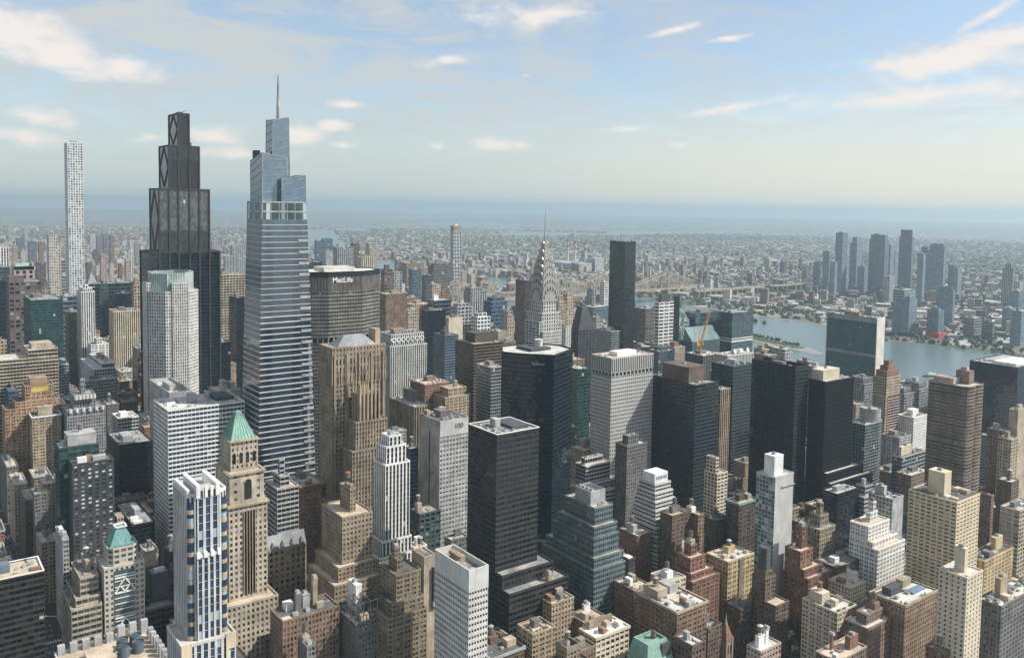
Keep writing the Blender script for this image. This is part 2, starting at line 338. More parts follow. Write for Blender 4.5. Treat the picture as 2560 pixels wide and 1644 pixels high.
# ------------------------------------------------------------------ generic building from a row of the table
def roof_items(root, x0, x1, y0, y1, z, rnd, o, far):
    W, D = x1-x0, y1-y0
    used = []
    for i, (fx, fy, fw_, fd, h, mt) in enumerate(o.get('pent', [])):
        m = MB(); a, b, c, d = x0+fx*W+.9, x0+(fx+fw_)*W-.9, y0+fy*D+.9, y0+(fy+fd)*D-.9
        if b-a < .5: a, b = a-.6, b+.6
        if d-c < .5: c, d = c-.6, d+.6
        m.box(a, b, c, d, z, z+h); m.box(a+.3, b-.3, c+.3, d-.3, z+h, z+h+.02)
        if h > 5: m.box(a-.15, b+.15, c-.15, d+.15, z+h-.7, z+h+.05)
        m.build('roof_house', mt, root); used.append((a, b, c, d))
        if h > 7 and not far: put(UNIT, 'cooling_unit', root, ((a+b)/2, (c+d)/2, z+h+.05), 0, .9)
    if not used and o.get('pent') is None and W > 7 and D > 7:
        fx, fy = rnd.uniform(.15, .45), rnd.uniform(.3, .5); a, b, c, d = x0+fx*W, x0+(fx+rnd.uniform(.25, .4))*W, y0+fy*D, y0+(fy+rnd.uniform(.25, .4))*D
        h = rnd.uniform(3.5, 6.5); m = MB(); m.box(a, b, c, d, z, z+h); m.box(a-.12, b+.12, c-.12, d+.12, z+h-.4, z+h+.04)
        m.build('roof_house', rnd.choice(('lgrey', 'greydk', 'beigedk', o.get('_w', 'lgrey'))), root); used.append((a, b, c, d))
    if far: return
    if math.hypot(x0, y0) < 760:
        for _ in range(rnd.randint(4, 9)):
            a, c = rnd.uniform(x0, max(x0+.1, x1-5)), rnd.uniform(y0, max(y0+.1, y1-5)); b, d = min(x1, a+rnd.uniform(2.5, 7)), min(y1, c+rnd.uniform(2.5, 7))
            if any(a < q[1] and b > q[0] and c < q[3] and d > q[2] for q in used): continue
            hh = rnd.choice((.6, .9, 2.6, 3.2, 4.2)); m = MB(); m.box(a, b, c, d, z, z+hh); m.build('roof_bulkhead' if hh > 2 else 'roof_deck', rnd.choice(('white', 'beige', 'lgrey', 'brick', 'greydk', 'roof_tan', o.get('_w', 'tan'))), root); used.append((a, b, c, d))
    nu = max(3, min(12, int(W*D/70)))
    for _ in range(nu*3):
        if nu <= 0: break
        x, y = rnd.uniform(x0+2.6, x1-2.6) if W > 6 else (x0+x1)/2, rnd.uniform(y0+3, y1-3) if D > 7 else (y0+y1)/2
        if any(a-1.8 < x < b+1.8 and c-2.2 < y < d+2.2 for a, b, c, d in used): continue
        used.append((x-1.4, x+1.4, y-1.8, y+1.8)); nu -= 1
        if rnd.random() < .7: put(UNIT, 'cooling_unit', root, (x, y, z), rnd.choice((0, math.pi/2)), rnd.uniform(.55, 1.05))
        else: put(DUCT, 'duct', root, (x, y, z), rnd.choice((0, math.pi/2)), rnd.uniform(.5, .9))
    nt_ = o.get('tank', 0 if o.get('nt') else (1 if rnd.random() < .14 else 0))
    for _ in range(nt_):
        a, b, c, d = used[0] if used else (x0, x1, y0, y1)
        tank(root, (a+b)/2, (c+d)/2, z+ (o['pent'][0][4] if o.get('pent') else (4 if used else 0)), .8)
ROWS = [
(297.1,1814.4,26.5,33.1,426.0,'sq','white','gmix','slender pale concrete tower with a grid of square windows, tallest at the left edge',{'cat': 'skyscraper', 'nt': 1}),
(415.9,1290.6,36.7,30.0,209.0,'sqr','beige','gdark','beige gridded office slab between the stepped black tower and the glass spire tower',{}),
(403.4,1184.2,11.8,30.0,185.0,'cur','black','gdark','dark slab showing as a narrow strip left of the tapering glass spire tower',{'nt': 1}),
(358.3,1107.8,11.5,30.0,137.0,'cur','black','gdark','low black block at the right foot of the stepped black tower',{}),
(393.9,1179.5,7.5,20.0,95.0,'pun','tan','gdark','narrow tan building squeezed between two dark blocks below the beige gridded slab',{}),
(290.0,1399.7,36.6,37.2,150.0,'ver','cream','gdark','dark office tower with pale vertical ribs left of the stepped black tower',{}),
(279.8,1213.5,16.3,28.0,120.0,'cur','bronze','gbronze','narrow bronze glass tower with gold reflections at the left foot of the stepped black tower',{}),
(173.6,1350.9,38.7,77.3,178.0,'cur','tealspan','ggreen','dark green glass tower with a flat pale roof at the left',{}),
(237.2,1504.8,20.1,30.0,165.0,'rib','bluegrey','gteal','blue-grey banded office block joined behind the green glass tower',{}),
(239.9,1368.0,17.8,36.1,185.0,'ver','white','gdark','slim white tower of vertical piers with a rounded stone crown',{'tiers': [(3, 3, 3, 3, 5), (7, 7, 6, 6, 4)], 'nt': 1}),
(230.7,1416.9,15.2,31.0,150.0,'pun','beigedk','gdark','slim beige masonry tower with a brown blank side wall and rooftop pavilion',{'base': (0, 4, 8, 0, 82), 'nt': 1}),
(245.4,1332.3,23.1,30.2,112.0,'gri','white','gdark','white setback office block with wide windows below the slim white tower',{'tiers': [(8, 8, 3, 6, 8)]}),
(179.6,1656.0,49.2,45.0,178.0,'gri','purple','gdark','wide purple-brown office block with dark windows at the far left',{'pent': [(0, 0.2, 0.5, 0.6, 10, 'purple')]}),
(201.0,1774.8,32.2,28.0,190.0,'pun3','pinkst','gdark','pink granite tower with a pale green sunken roof trough',{'top': ('trough', 'greenroof', 12), 'nt': 1}),
(168.4,1773.7,23.3,40.0,172.0,'cur','black','gdark','near-black glass block cut by the left edge of the picture',{}),
(233.1,2414.2,29.2,40.0,200.0,'ver','white','gdark','white tower with black vertical window strips at the left edge',{'nt': 1}),
(213.8,2221.0,28.5,40.0,165.0,'cur','tealspan','gteal','dark teal glass block below the white and black striped tower',{'nt': 1}),
(317.4,2192.5,18.3,25.0,238.0,'pun','limest','gdark','slender limestone apartment tower with a crenellated crown left of the gridded white tower',{'nt': 1}),
(341.8,2232.4,5.9,20.0,215.0,'pun','limest','gdark','limestone wing attached to the right of the slender limestone tower',{'nt': 1}),
(365.4,2336.7,8.4,20.0,170.0,'rib','lgrey','gteal','pale banded block between the limestone tower and the gridded white tower',{'nt': 1}),
(361.0,1879.3,15.5,30.0,150.0,'cur','tealspan','gteal','teal glass tower standing left of a wider dark glass office block',{}),
(382.0,1901.6,48.9,40.0,148.0,'cur','tealspan','gdark','wide dark teal glass block with white rooftop rims behind the ribbed tower',{}),
(386.4,1840.4,30.4,30.0,132.0,'cur','black','gdark','black stepped block with a pale rooftop dome',{'base': (14, 0, 0, 0, 118)}),
(410.0,1805.3,11.9,20.0,150.0,'pun','tan','gdark','tan stone tower with ornate cap beside the stepped black tower',{'tiers': [(2, 2, 2, 2, 8), (5, 5, 4, 4, 7)], 'nt': 1}),
(341.9,1889.1,18.6,30.0,150.0,'rib','grey','gdark','grey banded tower with a steep triangular glass pediment',{'top': ('pyr', 'grey', 22), 'nt': 1}),
(241.0,1743.5,13.4,16.0,160.0,'pun','beigedk','gdark','ornate stone tower with a dark domed lantern in front of the limestone tower',{'top': ('pyr', 'dgrey', 14), 'nt': 1}),
(136.2,1085.2,29.5,40.0,150.0,'rib','beige','gdark','wide beige office block with dark horizontal window bands at the left edge',{'pent': [(0.1, 0.2, 0.8, 0.6, 6, 'beige')], 'base': (75, 0, 0, 0, 137)}),
(192.7,1258.5,11.9,22.0,100.0,'rib','lgrey','gblue','small blue glass tower with white bands right of the wide beige banded block',{'tiers': [(3, 3, 2, 2, 6)]}),
(216.8,1159.8,24.7,86.9,108.0,'cur','white','gblue','glass block with white open stair frames on its roof',{'tiers': [(10, 0, 3, 3, 6)], 'nt': 1}),
(203.4,1138.6,35.9,20.7,98.0,'rib','lgrey','gblue','low glass office with pale bands in front of the block with white stair frames',{}),
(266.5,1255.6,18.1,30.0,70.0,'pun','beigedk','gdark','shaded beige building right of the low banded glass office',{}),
(122.2,999.1,26.4,27.7,126.0,'pun','orange','gdark','orange brick tower with a yellow tiled panel near its flat top',{'base': (18, 10, 0, 0, 104), 'pent': [(0.15, 0.2, 0.7, 0.6, 7, 'orange')], 'panel': True, 'nt': 1}),
(113.1,1054.8,9.7,40.0,112.0,'cur','bluegrey','gblue','dark blue glass block with a pale roof edge left of the orange brick tower',{}),
(125.3,977.8,26.2,20.0,98.0,'pun','tan','gdark','tan masonry block with a white cornice and rooftop pavilion left of the grey deco tower',{'cornice': 'white', 'pent': [(0.2, 0.4, 0.6, 0.5, 8, 'beige')]}),
(154.8,963.6,36.4,30.0,104.0,'pun2','grey','gdark','grey deco tower with white scalloped crests and stepped crown',{'tiers': [(7, 9, 3, 4, 14), (14, 15, 6, 8, 9), (20, 21, 9, 11, 5)], 'crest': True}),
(212.9,1067.1,13.0,28.0,82.0,'pun','greydk','gdark','low grey masonry block with a water tank right of the grey deco tower',{'tank': 1}),
(214.2,1017.2,21.4,30.0,76.0,'cur','white','gblue','low glazed building with a bright white roof behind the black glass box',{'pent': [(0.15, 0.3, 0.5, 0.5, 4, 'white')]}),
(240.8,909.2,22.3,79.8,122.0,'blank','lgrey','gteal','pale grey tower with an open-top crown behind the striped office block',{'open': True, 'nt': 1}),
(191.7,726.6,63.8,45.4,147.0,'rib','white','gblue','big white banded office block with a flat roof left of the green pyramid tower',{'pent': [(0.35, 0.4, 0.12, 0.3, 7, 'lgrey'), (0.62, 0.55, 0.06, 0.3, 6, 'lgrey'), (0.68, 0.3, 0.28, 0.6, 3, 'dgrey')], 'tank': 0}),
(288.6,905.1,24.9,30.0,118.0,'pun','beige','gdark','ornate beige stone building with a domed roof behind the big striped office block',{'pent': [(0.3, 0.3, 0.3, 0.5, 9, 'beige'), (0.65, 0.3, 0.3, 0.4, 7, 'lgrey')]}),
(33.9,581.1,46.7,26.0,92.0,'rib','bronze','gdark','dark brown glass slab with a tan roof and blue plant at the bottom left corner',{'roof': 'tan', 'rim': 'white', 'pent': [(0.36, 0.35, 0.3, 0.4, 5, 'bluegrey')], 'tank': 0}),
(106.3,682.9,4.2,31.8,72.0,'pun','lgrey','gdark','narrow pale grey building with a dark blank side left of the charcoal hotel',{}),
(118.1,711.1,29.1,15.7,118.0,'hotel','char','glit','charcoal hotel slab with rows of bright curtained windows',{'pent': [(0.1, 0.2, 0.3, 0.4, 4, 'white'), (0.5, 0.3, 0.4, 0.5, 3, 'lgrey')]}),
(111.7,727.3,28.2,20.7,128.0,'cur','tealspan','ggreen','green glass tower with a grey blank penthouse wall behind the charcoal hotel',{'pent': [(0.18, 0.02, 0.82, 0.9, 9, 'lgrey')]}),
(175.9,830.2,28.9,50.6,96.0,'cur','black','gdark','black glass box with a grey flat roof beside the big striped office block',{'tank': 0, 'nt': 1}),
(98.7,886.7,10.6,37.8,58.0,'pun','beige','gdark','cream avenue building with bright rooftop at the far left by the street',{}),
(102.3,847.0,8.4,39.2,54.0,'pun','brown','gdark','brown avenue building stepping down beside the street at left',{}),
(106.5,822.9,12.1,11.5,66.0,'pun','greydk','gdark','grey avenue building with a dark roof next to the green glass tower',{}),
(114.5,834.9,9.8,21.7,70.0,'pun','tan','gdark','small tan block with roof plant just left of the green glass tower',{}),
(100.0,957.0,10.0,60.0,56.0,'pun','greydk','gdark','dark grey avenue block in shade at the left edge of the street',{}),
(100.8,746.5,10.2,26.2,50.0,'pun','tan','gdark','low tan street-wall building left of the narrow pale grey building',{}),
(100.3,581.2,10.7,30.3,82.0,'rib','beige','gteal','beige building with horizontal windows and terraces left of the small pyramid tower',{'base': (6, 0, 7, 0, 66), 'pent': [(0.4, 0.3, 0.5, 0.6, 7, 'beige')]}),
(143.6,601.1,8.6,15.0,82.0,'blank','beige','gdark','pale beige blank-walled block tucked right of the small pyramid tower',{}),
(144.1,587.4,12.2,13.2,71.0,'blank','dgrey','gdark','dark grey blank box with white plant on its roof',{'pent': [(0.1, 0.2, 0.8, 0.4, 2.5, 'white')]}),
(137.5,576.2,18.3,10.7,53.0,'cur','dgrey','gdark','dark terrace building with planted roof garden in front of the grey box',{'tiers': [(0, 30, 12, 0, 9)], 'garden': True}),
(160.2,712.6,17.0,59.0,62.0,'cur','black','gdark','black low block with a glass roof lantern below the black glass box',{'pent': [(0.3, 0.3, 0.4, 0.4, 6, 'lgrey')]}),
(149.5,713.6,4.9,11.8,70.0,'pun','beige','gdark','small cream brick building in front of the black glass box',{}),
(156.8,592.1,4.1,11.2,82.0,'pun','dgrey','gdark','sliver of a dark building with a rooftop water tank left of the blue striped tower',{'tank': 1}),
(244.4,623.6,17.5,25.3,100.0,'rib','lgrey','gdark','scaffold-wrapped stepped building in grey netting below the tapering glass tower',{'tiers': [(4, 6, 4, 6, 8), (8, 12, 8, 12, 7), (12, 17, 12, 16, 5)], 'nt': 1}),
(266.6,631.7,18.9,32.3,96.0,'pun','brick','gdark','brown brick building with a terracotta roof edge beside the scaffolded building',{'cornice': 'terra', 'pent': [(0.3, 0.5, 0.4, 0.4, 5, 'greydk')], 'base': (8, 0, 0, 0, 78)}),
(245.2,511.2,22.0,32.2,112.0,'pun','beigedk','gdark','ornate dark tan terraced tower with a round rooftop tank enclosure',{'tiers': [(16, 14, 8, 8, 15)], 'base': (10, 0, 10, 0, 72), 'tank': 1}),
(215.0,564.0,27.7,9.5,78.0,'arch','beigedk','gdark','arcaded tan building with a pitched grey metal roof',{'top': ('gable', 'metalroof', 9)}),
(190.1,475.3,36.3,20.0,72.0,'pun','brick','gdark','brown loft building with cluttered roof plant and a square tower at the bottom',{'pent': [(0.62, 0.45, 0.14, 0.25, 17, 'tan'), (0.45, 0.5, 0.18, 0.4, 8, 'lgrey'), (0.28, 0.35, 0.15, 0.25, 11, 'greydk')], 'tank': 0}),
(229.2,459.1,20.9,30.6,66.0,'pun','greydk','gdark','grey building with a white stair tower and open steel roof frame at the bottom',{'pent': [(0.3, 0.45, 0.3, 0.45, 17, 'white')], 'frame': True}),
(196.2,454.3,5.6,13.4,64.0,'pun','greydk','gdark','small dark roof with a copper-topped water tank at the bottom edge',{'tank': 1}),
(253.6,453.1,17.3,22.8,92.0,'pun','tandk','gdark','dark tan terraced block in front of the white deco tower',{'base': (9, 0, 7, 0, 70), 'tiers': [(4, 10, 6, 6, 7), (8, 16, 9, 10, 6)]}),
(274.2,455.0,8.3,15.0,98.0,'blank','beige','gdark','slim beige blank-walled tower with a rooftop water tank',{'tank': 1, 'bay': True}),
(267.0,393.6,13.3,36.8,113.0,'rib2','lwhite','gdark','pale grey ribbed office tower with sunken roof in the bottom centre',{'open': True, 'open_d': 3, 'bandh': 13, 'nt': 1}),
(371.5,594.5,28.2,33.3,141.0,'pun4','lgrey','gdark','pale grey tower with a blank white side wall and the number 100 near its top',{'nt': 1, 'special': 'hundred'}),
(323.9,447.6,35.0,33.7,170.0,'cur2','bronze','gdark','dark bronze office tower with a square pale roof deck in the centre',{'rim': 'white', 'pent': [(0.25, 0.45, 0.18, 0.25, 6, 'lgrey'), (0.48, 0.15, 0.45, 0.75, 2, 'dgrey')], 'tank': 0, 'base': (0, 14, 16, 0, 70)}),
(309.7,527.4,10.2,10.7,71.5,'pun','white','gdark','small white building with a black plant unit on its roof behind the terraced block',{'pent': [(0.2, 0.2, 0.7, 0.6, 6, 'white')]}),
(337.7,568.3,19.1,15.6,78.0,'gri','tealspan','gdark','grey-green building with roof plant right of the white deco tower',{'pent': [(0, 0.3, 0.3, 0.5, 7, 'pinkst')]}),
(338.1,523.4,14.8,9.3,72.0,'pun','greydk','gdark','low grey building at the foot of the tower marked 100',{}),
(346.6,499.2,8.1,15.0,70.0,'pun','dgrey','gdark','dark low roof between the pale ribbed tower and the bronze tower',{}),
(444.9,763.3,18.7,52.0,110.0,'ver','beigedk','gdark','dark tan stone block with vertical window bays right of the gothic twin spires',{'pent': [(0.55, 0.35, 0.35, 0.5, 12, 'greydk')]}),
(518.4,819.5,34.3,25.9,100.0,'pun','tanlt','gdark','golden tan stone building with stepped rooftop pavilions',{'tiers': [(6, 4, 3, 4, 9), (14, 8, 8, 8, 6)]}),
(506.9,845.9,31.8,34.0,112.0,'pun','brick','gdark','brown building with a red tiled roof edge behind the golden tan building',{'cornice': 'terra'}),
(417.0,761.8,18.4,11.4,88.0,'pun','lgrey','gdark','low pale roofed building behind the white deco tower',{}),
(396.3,686.7,9.5,15.0,92.0,'gri','bluegrey','gteal','blue-grey building with round roof fans right of the white deco tower',{}),
(501.1,918.5,51.8,34.0,146.0,'ver','lwhite','gteal','white-piered green glass tower with a frieze of diamond windows',{'tiers': [(3, 3, 3, 3, 14)], 'diamond': True, 'nt': 1}),
(687.1,1277.4,41.0,30.0,168.0,'pun','brick','gdark','dark red-brown brick office block right of the broad curved slab',{'nt': 1}),
(671.0,1116.5,34.0,16.4,158.0,'cur','black','gdark','near-black glass tower standing behind a blue banded block',{'nt': 1}),
(632.3,1003.3,22.3,31.1,138.0,'rib','bluegrey','gblue','dark block with a blue banded glass front right of the diamond frieze tower',{}),
(720.1,1132.3,26.3,21.3,142.0,'blank','cream','gdark','pale yellow blank-walled block behind the blue banded front',{'nt': 1}),
(585.0,861.0,44.3,42.0,150.0,'rib','brown','gdark','dark brown banded tower with chamfered ends and a dark roof house',{'pent': [(0.15, 0.2, 0.7, 0.6, 12, 'dkbrown')]}),
(570.1,803.2,16.7,30.0,132.0,'cur','lgrey','gteal','pale teal glass tower half hidden by the black faceted tower',{}),
(1380.7,2152.8,27.7,16.4,258.0,'sq2','white','gblue','slender white gridded tower with a pale ribbed cap rising over the river',{'nt': 1, 'special': 'cap'}),
(1198.3,1963.8,51.2,30.0,155.0,'rib','brown','gteal','rounded brown banded apartment tower left of the slender white gridded tower',{'tiers': [(6, 6, 6, 6, 6)]}),
(1121.0,1942.1,25.7,20.0,150.0,'cur','bluegrey','gblue','dark blue slab tower standing alone before the river',{'nt': 1}),
(1121.4,1876.6,24.0,20.0,140.0,'cur','bluegrey','gdark','dark blue tower between the lone blue slab and the rounded brown tower',{'nt': 1}),
(964.4,1801.4,21.6,20.0,165.0,'gri','brown','gdark','dark brown tower with pale window groups behind the red-brown block',{'pent': [(0.2, 0.2, 0.6, 0.6, 11, 'dkbrown')], 'nt': 1}),
(1099.1,2001.1,24.3,20.0,140.0,'gri','lgrey','gdark','white apartment block right of the dark brown tower with pale window groups',{}),
(1646.6,2900.0,76.5,40.0,93.1,'pun','brick','gdark','wide brick apartment cluster across the water behind the lone blue slab',{'pent': [(0.4, 0.3, 0.3, 0.4, 9, 'brick')]}),
(1103.2,2356.0,37.4,30.0,190.0,'ver','lgrey','ggreen','green glass tower with white vertical strips above the curved slab',{'nt': 1}),
(1179.5,2436.7,15.3,20.0,185.0,'rib','lgrey','gteal','teal banded glass wing beside the green tower with white strips',{'nt': 1}),
(1199.4,2444.8,17.9,25.0,195.0,'rib','brick','gdark','red-brown banded tower behind the teal banded wing',{'nt': 1}),
(1131.7,2254.9,37.1,30.0,165.0,'ver','cream','gdark','pale cream pleated block right of the red-brown banded tower',{'nt': 1}),
(1539.3,3000.0,33.1,40.0,147.6,'pun','beige','gdark','pale stepped apartment block far behind the cream pleated block',{'tiers': [(0, 18, 4, 4, 16)], 'nt': 1}),
(1285.4,2840.1,25.9,25.0,150.0,'pun','lgrey','gdark','grey apartment tower left of the green tower with white strips',{'nt': 1}),
(1662.6,3700.0,44.8,30.0,155.6,'cur','bluegrey','gblue','dark blue far tower near the water left of the far power plant',{'nt': 1}),
(1629.3,3700.0,31.0,30.0,147.7,'cur','bluegrey','gblue','darker blue far tower paired with its taller twin near the water',{'nt': 1}),
(1058.3,2447.3,39.4,40.0,140.0,'cur','black','gdark','low black glass block just above the curved slab roof',{'nt': 1}),
(1108.4,1650.4,44.9,30.0,120.0,'ver','lgrey','gdark','pale grey apartment slab pair right of the slender white gridded tower',{'tiers': [(2, 12, 2, 2, 8)], 'nt': 1}),
(888.5,1367.4,33.7,25.0,125.0,'gri','lgrey','gteal','grey glass stepped tower in front of the pale grey slab pair',{'tiers': [(4, 4, 4, 4, 6)], 'nt': 1}),
(895.5,1464.3,40.3,25.0,128.0,'cur','bluegrey','gdark','dark glass block with a white roof cube left of the white gridded tower foot',{'pent': [(0.1, 0.3, 0.3, 0.4, 10, 'white')]}),
(1004.1,1650.3,22.0,20.0,140.0,'pun','tanlt','gdark','cream apartment tower in front of the rounded brown tower',{'nt': 1}),
(1037.8,1665.2,20.3,16.0,122.0,'pun','brick','gdark','small red-brown tower right of the cream apartment tower',{'nt': 1}),
(864.7,1497.2,46.9,30.0,118.0,'pun','tan','gdark','tan stone apartment block behind the near-black glass tower',{'pent': [(0.3, 0.3, 0.3, 0.4, 8, 'beige')]}),
(890.7,1562.1,27.3,25.0,124.0,'pun','brick','gdark','brick apartment block with a pale roof behind the red-brown office block',{}),
(840.6,1471.7,24.7,22.0,112.0,'pun','beige','gdark','pale beige apartment block at the right of the red-brown office block',{}),
(972.0,1374.5,39.2,25.0,130.0,'cur','bluegrey','gblue','dark blue apartment tower left of the bridge end',{'tiers': [(4, 4, 4, 4, 8)], 'nt': 1}),
(912.2,1334.1,30.1,22.0,108.0,'gri','white','gteal','small white stepped building with teal windows',{'tiers': [(4, 6, 4, 4, 7)]}),
(836.4,1143.3,23.6,8.9,94.0,'pun','tan','gdark','low tan building right of the dark brown banded tower',{}),
(830.9,1152.7,17.2,25.0,110.0,'pun','beige','gdark','beige block peeping over the dark brown banded tower',{'nt': 1}),
(907.3,1180.7,16.2,28.0,190.0,'verd','brownlt','gdark','brown-sided dark slab tower immediately left of the steel spire tower',{'nt': 1, 'special': 'brownface'}),
(1008.7,1040.4,24.8,37.4,262.0,'cur','blackbr','gdark','plain black-bronze glass slab standing tall over the river',{'nt': 1, 'tank': 0, 'pent': []}),
(1207.3,1189.4,31.6,30.0,120.0,'gri','dgrey','gteal','grey balcony apartment block right of the black-bronze slab',{'nt': 1}),
(1171.7,1149.0,26.1,25.0,128.0,'gri','brown','gteal','brown balcony apartment block beside the white-banded residential tower',{'nt': 1}),
(1128.1,1073.4,39.1,11.1,150.0,'bal','white','gdark','white-banded residential tower with a black rooftop box',{'pent': [(0.15, 0.1, 0.7, 0.8, 14, 'dgrey')], 'tank': 0, 'nt': 1}),
(1187.3,957.1,56.7,25.6,140.0,'cur','tealspan','gteal','right-hand sea green glass tower of a pair by the river with white plant bands',{'nt': 1, 'special': 'whiteband'}),
(1134.2,993.1,66.5,25.0,138.5,'cur','tealspan','gteal','left-hand sea green glass tower of the pair by the river',{'nt': 1}),
(1096.4,965.5,70.5,18.8,96.0,'cur','tealspan','gteal','green glass building with a sloping glass roof behind the orange crane',{'top': ('shed', 'glassroof', 22)}),
(912.3,746.2,15.5,24.0,100.0,'ver','lwhite','gdark','lower wing of the white and dark striped brick building',{}),
(890.9,723.5,52.4,22.2,128.0,'ver','lwhite','gdark','white and dark striped brick building with dishes on its roof',{'dishes': 3}),
(986.4,1044.7,21.8,40.0,112.0,'cur','lgrey','gteal','dark glass office block with a pale cluttered roof in front of the black-bronze slab',{'pent': [(0.3, 0.3, 0.2, 0.3, 5, 'white'), (0.6, 0.3, 0.3, 0.4, 5, 'lgrey')]}),
(563.3,595.1,56.5,28.6,175.0,'pun5','metal','gdark','pale metallic office tower with small square windows and a ribbed top',{'pent': [(0.25, 0.25, 0.5, 0.5, 4, 'white')], 'nt': 1, 'special': 'ribtop'}),
(626.1,545.3,33.7,62.1,151.0,'rib3','charblue','gdark','dark navy banded office tower with a brown rooftop box',{'pent': [(0.08, 0.18, 0.82, 0.6, 15, 'brownlt')], 'tank': 0}),
(907.1,861.1,33.2,24.0,112.0,'cur','tealspan','gteal','small green glass tower with a rooftop frame behind the pale metallic tower',{'pent': [(0.2, 0.2, 0.6, 0.6, 5, 'tealspan')]}),
(973.7,891.8,23.0,24.0,108.0,'pun','beige','gdark','beige stone block with a brown roof house right of the small green glass tower',{'pent': [(0.2, 0.2, 0.5, 0.5, 7, 'brick')]}),
(962.7,826.3,45.1,35.0,106.0,'fram','greydk','gdark','unfinished grey concrete frame building under the orange crane',{}),
(621.1,710.0,18.5,40.0,140.0,'cur','tealspan','ggreen','dark green glass tower between the black faceted tower and the pale metallic tower',{}),
(729.5,600.3,16.0,40.0,125.0,'ver','tan','gdark','tan ribbed slab in shade right of the navy banded tower',{'nt': 1}),
(749.7,600.8,32.9,30.0,148.0,'cur','tealspan','gdark','dark green glass wing attached left of the black office tower',{'nt': 1}),
(958.1,1135.1,16.4,20.0,110.0,'bal','white','gdark','white balcony tower right of the steel spire tower base',{'nt': 1}),
(1143.8,1374.3,20.5,20.0,120.0,'pun','tan','gdark','tan stone apartment tower with a peaked top right of the steel spire tower',{'tiers': [(3, 3, 3, 3, 8)], 'nt': 1}),
(1200.7,1414.7,21.4,20.0,122.0,'pun','tanlt','gdark','pale stone apartment tower with stepped crown next to the wedge-topped tower',{'tiers': [(3, 3, 3, 3, 8), (5, 5, 5, 5, 5)], 'nt': 1}),
(1577.1,1750.0,12.3,24.0,96.1,'ver','lgrey','gblue','pale blue hospital slab with vertical strips before the bridge',{'nt': 1}),
(1491.3,1650.0,52.9,40.0,60.7,'rib','bluegrey','gteal','low rounded glass hospital building by the river',{}),
(1573.8,1700.0,15.3,18.0,118.6,'bal','white','gdark','slim white banded tower touching the left side of the black-bronze slab',{'nt': 1}),
(1152.4,1266.6,13.5,14.0,100.0,'pun','lgrey','gdark','slim grey apartment tower right of the wedge-topped tower',{'nt': 1}),
(1076.9,1173.2,23.2,25.0,78.0,'pun','brick','gdark','red-brown stepped apartment block by the river left of the dark glass office block',{'tiers': [(2, 8, 2, 4, 12)]}),
(756.9,874.7,19.5,30.0,112.0,'pun','brick','gdark','brown building with a water tank left of the small white slab',{'tank': 1}),
(967.2,1313.2,15.9,20.0,110.0,'pun','beige','gdark','pale stepped tower left of the brown-sided slab',{'tiers': [(2, 2, 2, 2, 8)], 'nt': 1}),
(823.7,1126.1,22.2,16.7,96.0,'pun','greydk','gdark','grey low block below the brown-sided slab',{}),
(1244.3,724.9,21.4,85.8,154.0,'un','seaspan','gsea','broad sea green glass slab with a blank white marble end by the river',{'nt': 1, 'special': 'un', 'tank': 0}),
(726.2,505.8,21.2,52.6,165.0,'rib4','black','gdark','tall black office tower with a sunken roof right of the navy banded tower',{'open': True, 'open_d': 4, 'nt': 1}),
(752.7,489.3,49.5,19.5,150.0,'cur3','black','gdark','black mullioned glass tower with a cream rooftop block',{'pent': [(0.0, 0.15, 0.62, 0.8, 11, 'cream')], 'base': (0, 24, 10, 0, 50), 'tank': 0}),
(1125.8,468.7,95.6,58.2,130.0,'cur','charblue','gdark','huge dark blue glass box with a white plant roof at the right edge',{'pent': [(0.1, 0.1, 0.6, 0.5, 3, 'white'), (0.2, 0.6, 0.6, 0.3, 2, 'lgrey')], 'tank': 0, 'nt': 1}),
(1040.9,620.0,25.9,25.0,92.0,'gri','grey','gdark','grey gothic apartment block left of the red striped tower',{'tiers': [(2, 2, 3, 3, 7)]}),
(1054.1,572.3,27.9,24.0,86.0,'gri','grey','gdark','gothic grey-brown apartment tower with pinnacles beside the brown balcony tower',{'tiers': [(2, 10, 2, 3, 7)], 'pinn': True}),
(1082.4,567.9,21.8,24.0,90.0,'gri','grey','gdark','second gothic apartment tower with pinnacles touching the brown balcony tower',{'tiers': [(2, 2, 2, 3, 7)], 'pinn': True}),
(981.0,520.2,31.8,20.0,76.5,'pun','white','gdark','white apartment slab left of the brown balcony tower',{'pent': [(0.3, 0.3, 0.5, 0.5, 7, 'white')]}),
(940.1,514.1,25.5,21.4,60.0,'pun','lgrey','gdark','low roof with pale rim behind the cylinder-topped glass tower',{}),
(988.7,599.2,16.9,24.0,76.0,'pun','beige','gdark','beige brick block left of the red striped tower foot',{}),
(820.8,445.4,45.2,10.5,74.0,'cur','lgrey','gteal','teal glass building with a white framed rooftop corner',{'pent': [(0.1, 0.3, 0.5, 0.5, 9, 'cream')]}),
(789.4,418.5,34.1,15.0,68.0,'pun','tandk','gdark','tan low block behind the broad beige apartment tower',{}),
(935.9,387.7,26.9,8.7,118.0,'blank','beige','gdark','tall blank beige slab at the right edge',{'nt': 1}),
(941.6,399.8,7.6,25.9,84.0,'bal','lgrey','gteal','grey apartment tower with rounded balcony bands right of the brown balcony tower',{}),
(924.2,396.8,16.8,15.0,96.0,'pun','brick','gdark','brick roof house block behind the rounded balcony tower',{'nt': 1}),
(913.8,383.3,14.8,13.0,92.0,'pun','tanlt','gdark','cream tower joined to the blank beige slab',{'nt': 1}),
(856.1,357.2,15.7,13.2,66.0,'pun','brown','gdark','dark brown apartment block below the rounded balcony tower',{}),
(742.8,302.6,34.0,15.0,78.0,'gri','beige','gteal','beige gridded tower cut by the right edge of the picture',{'nt': 1}),
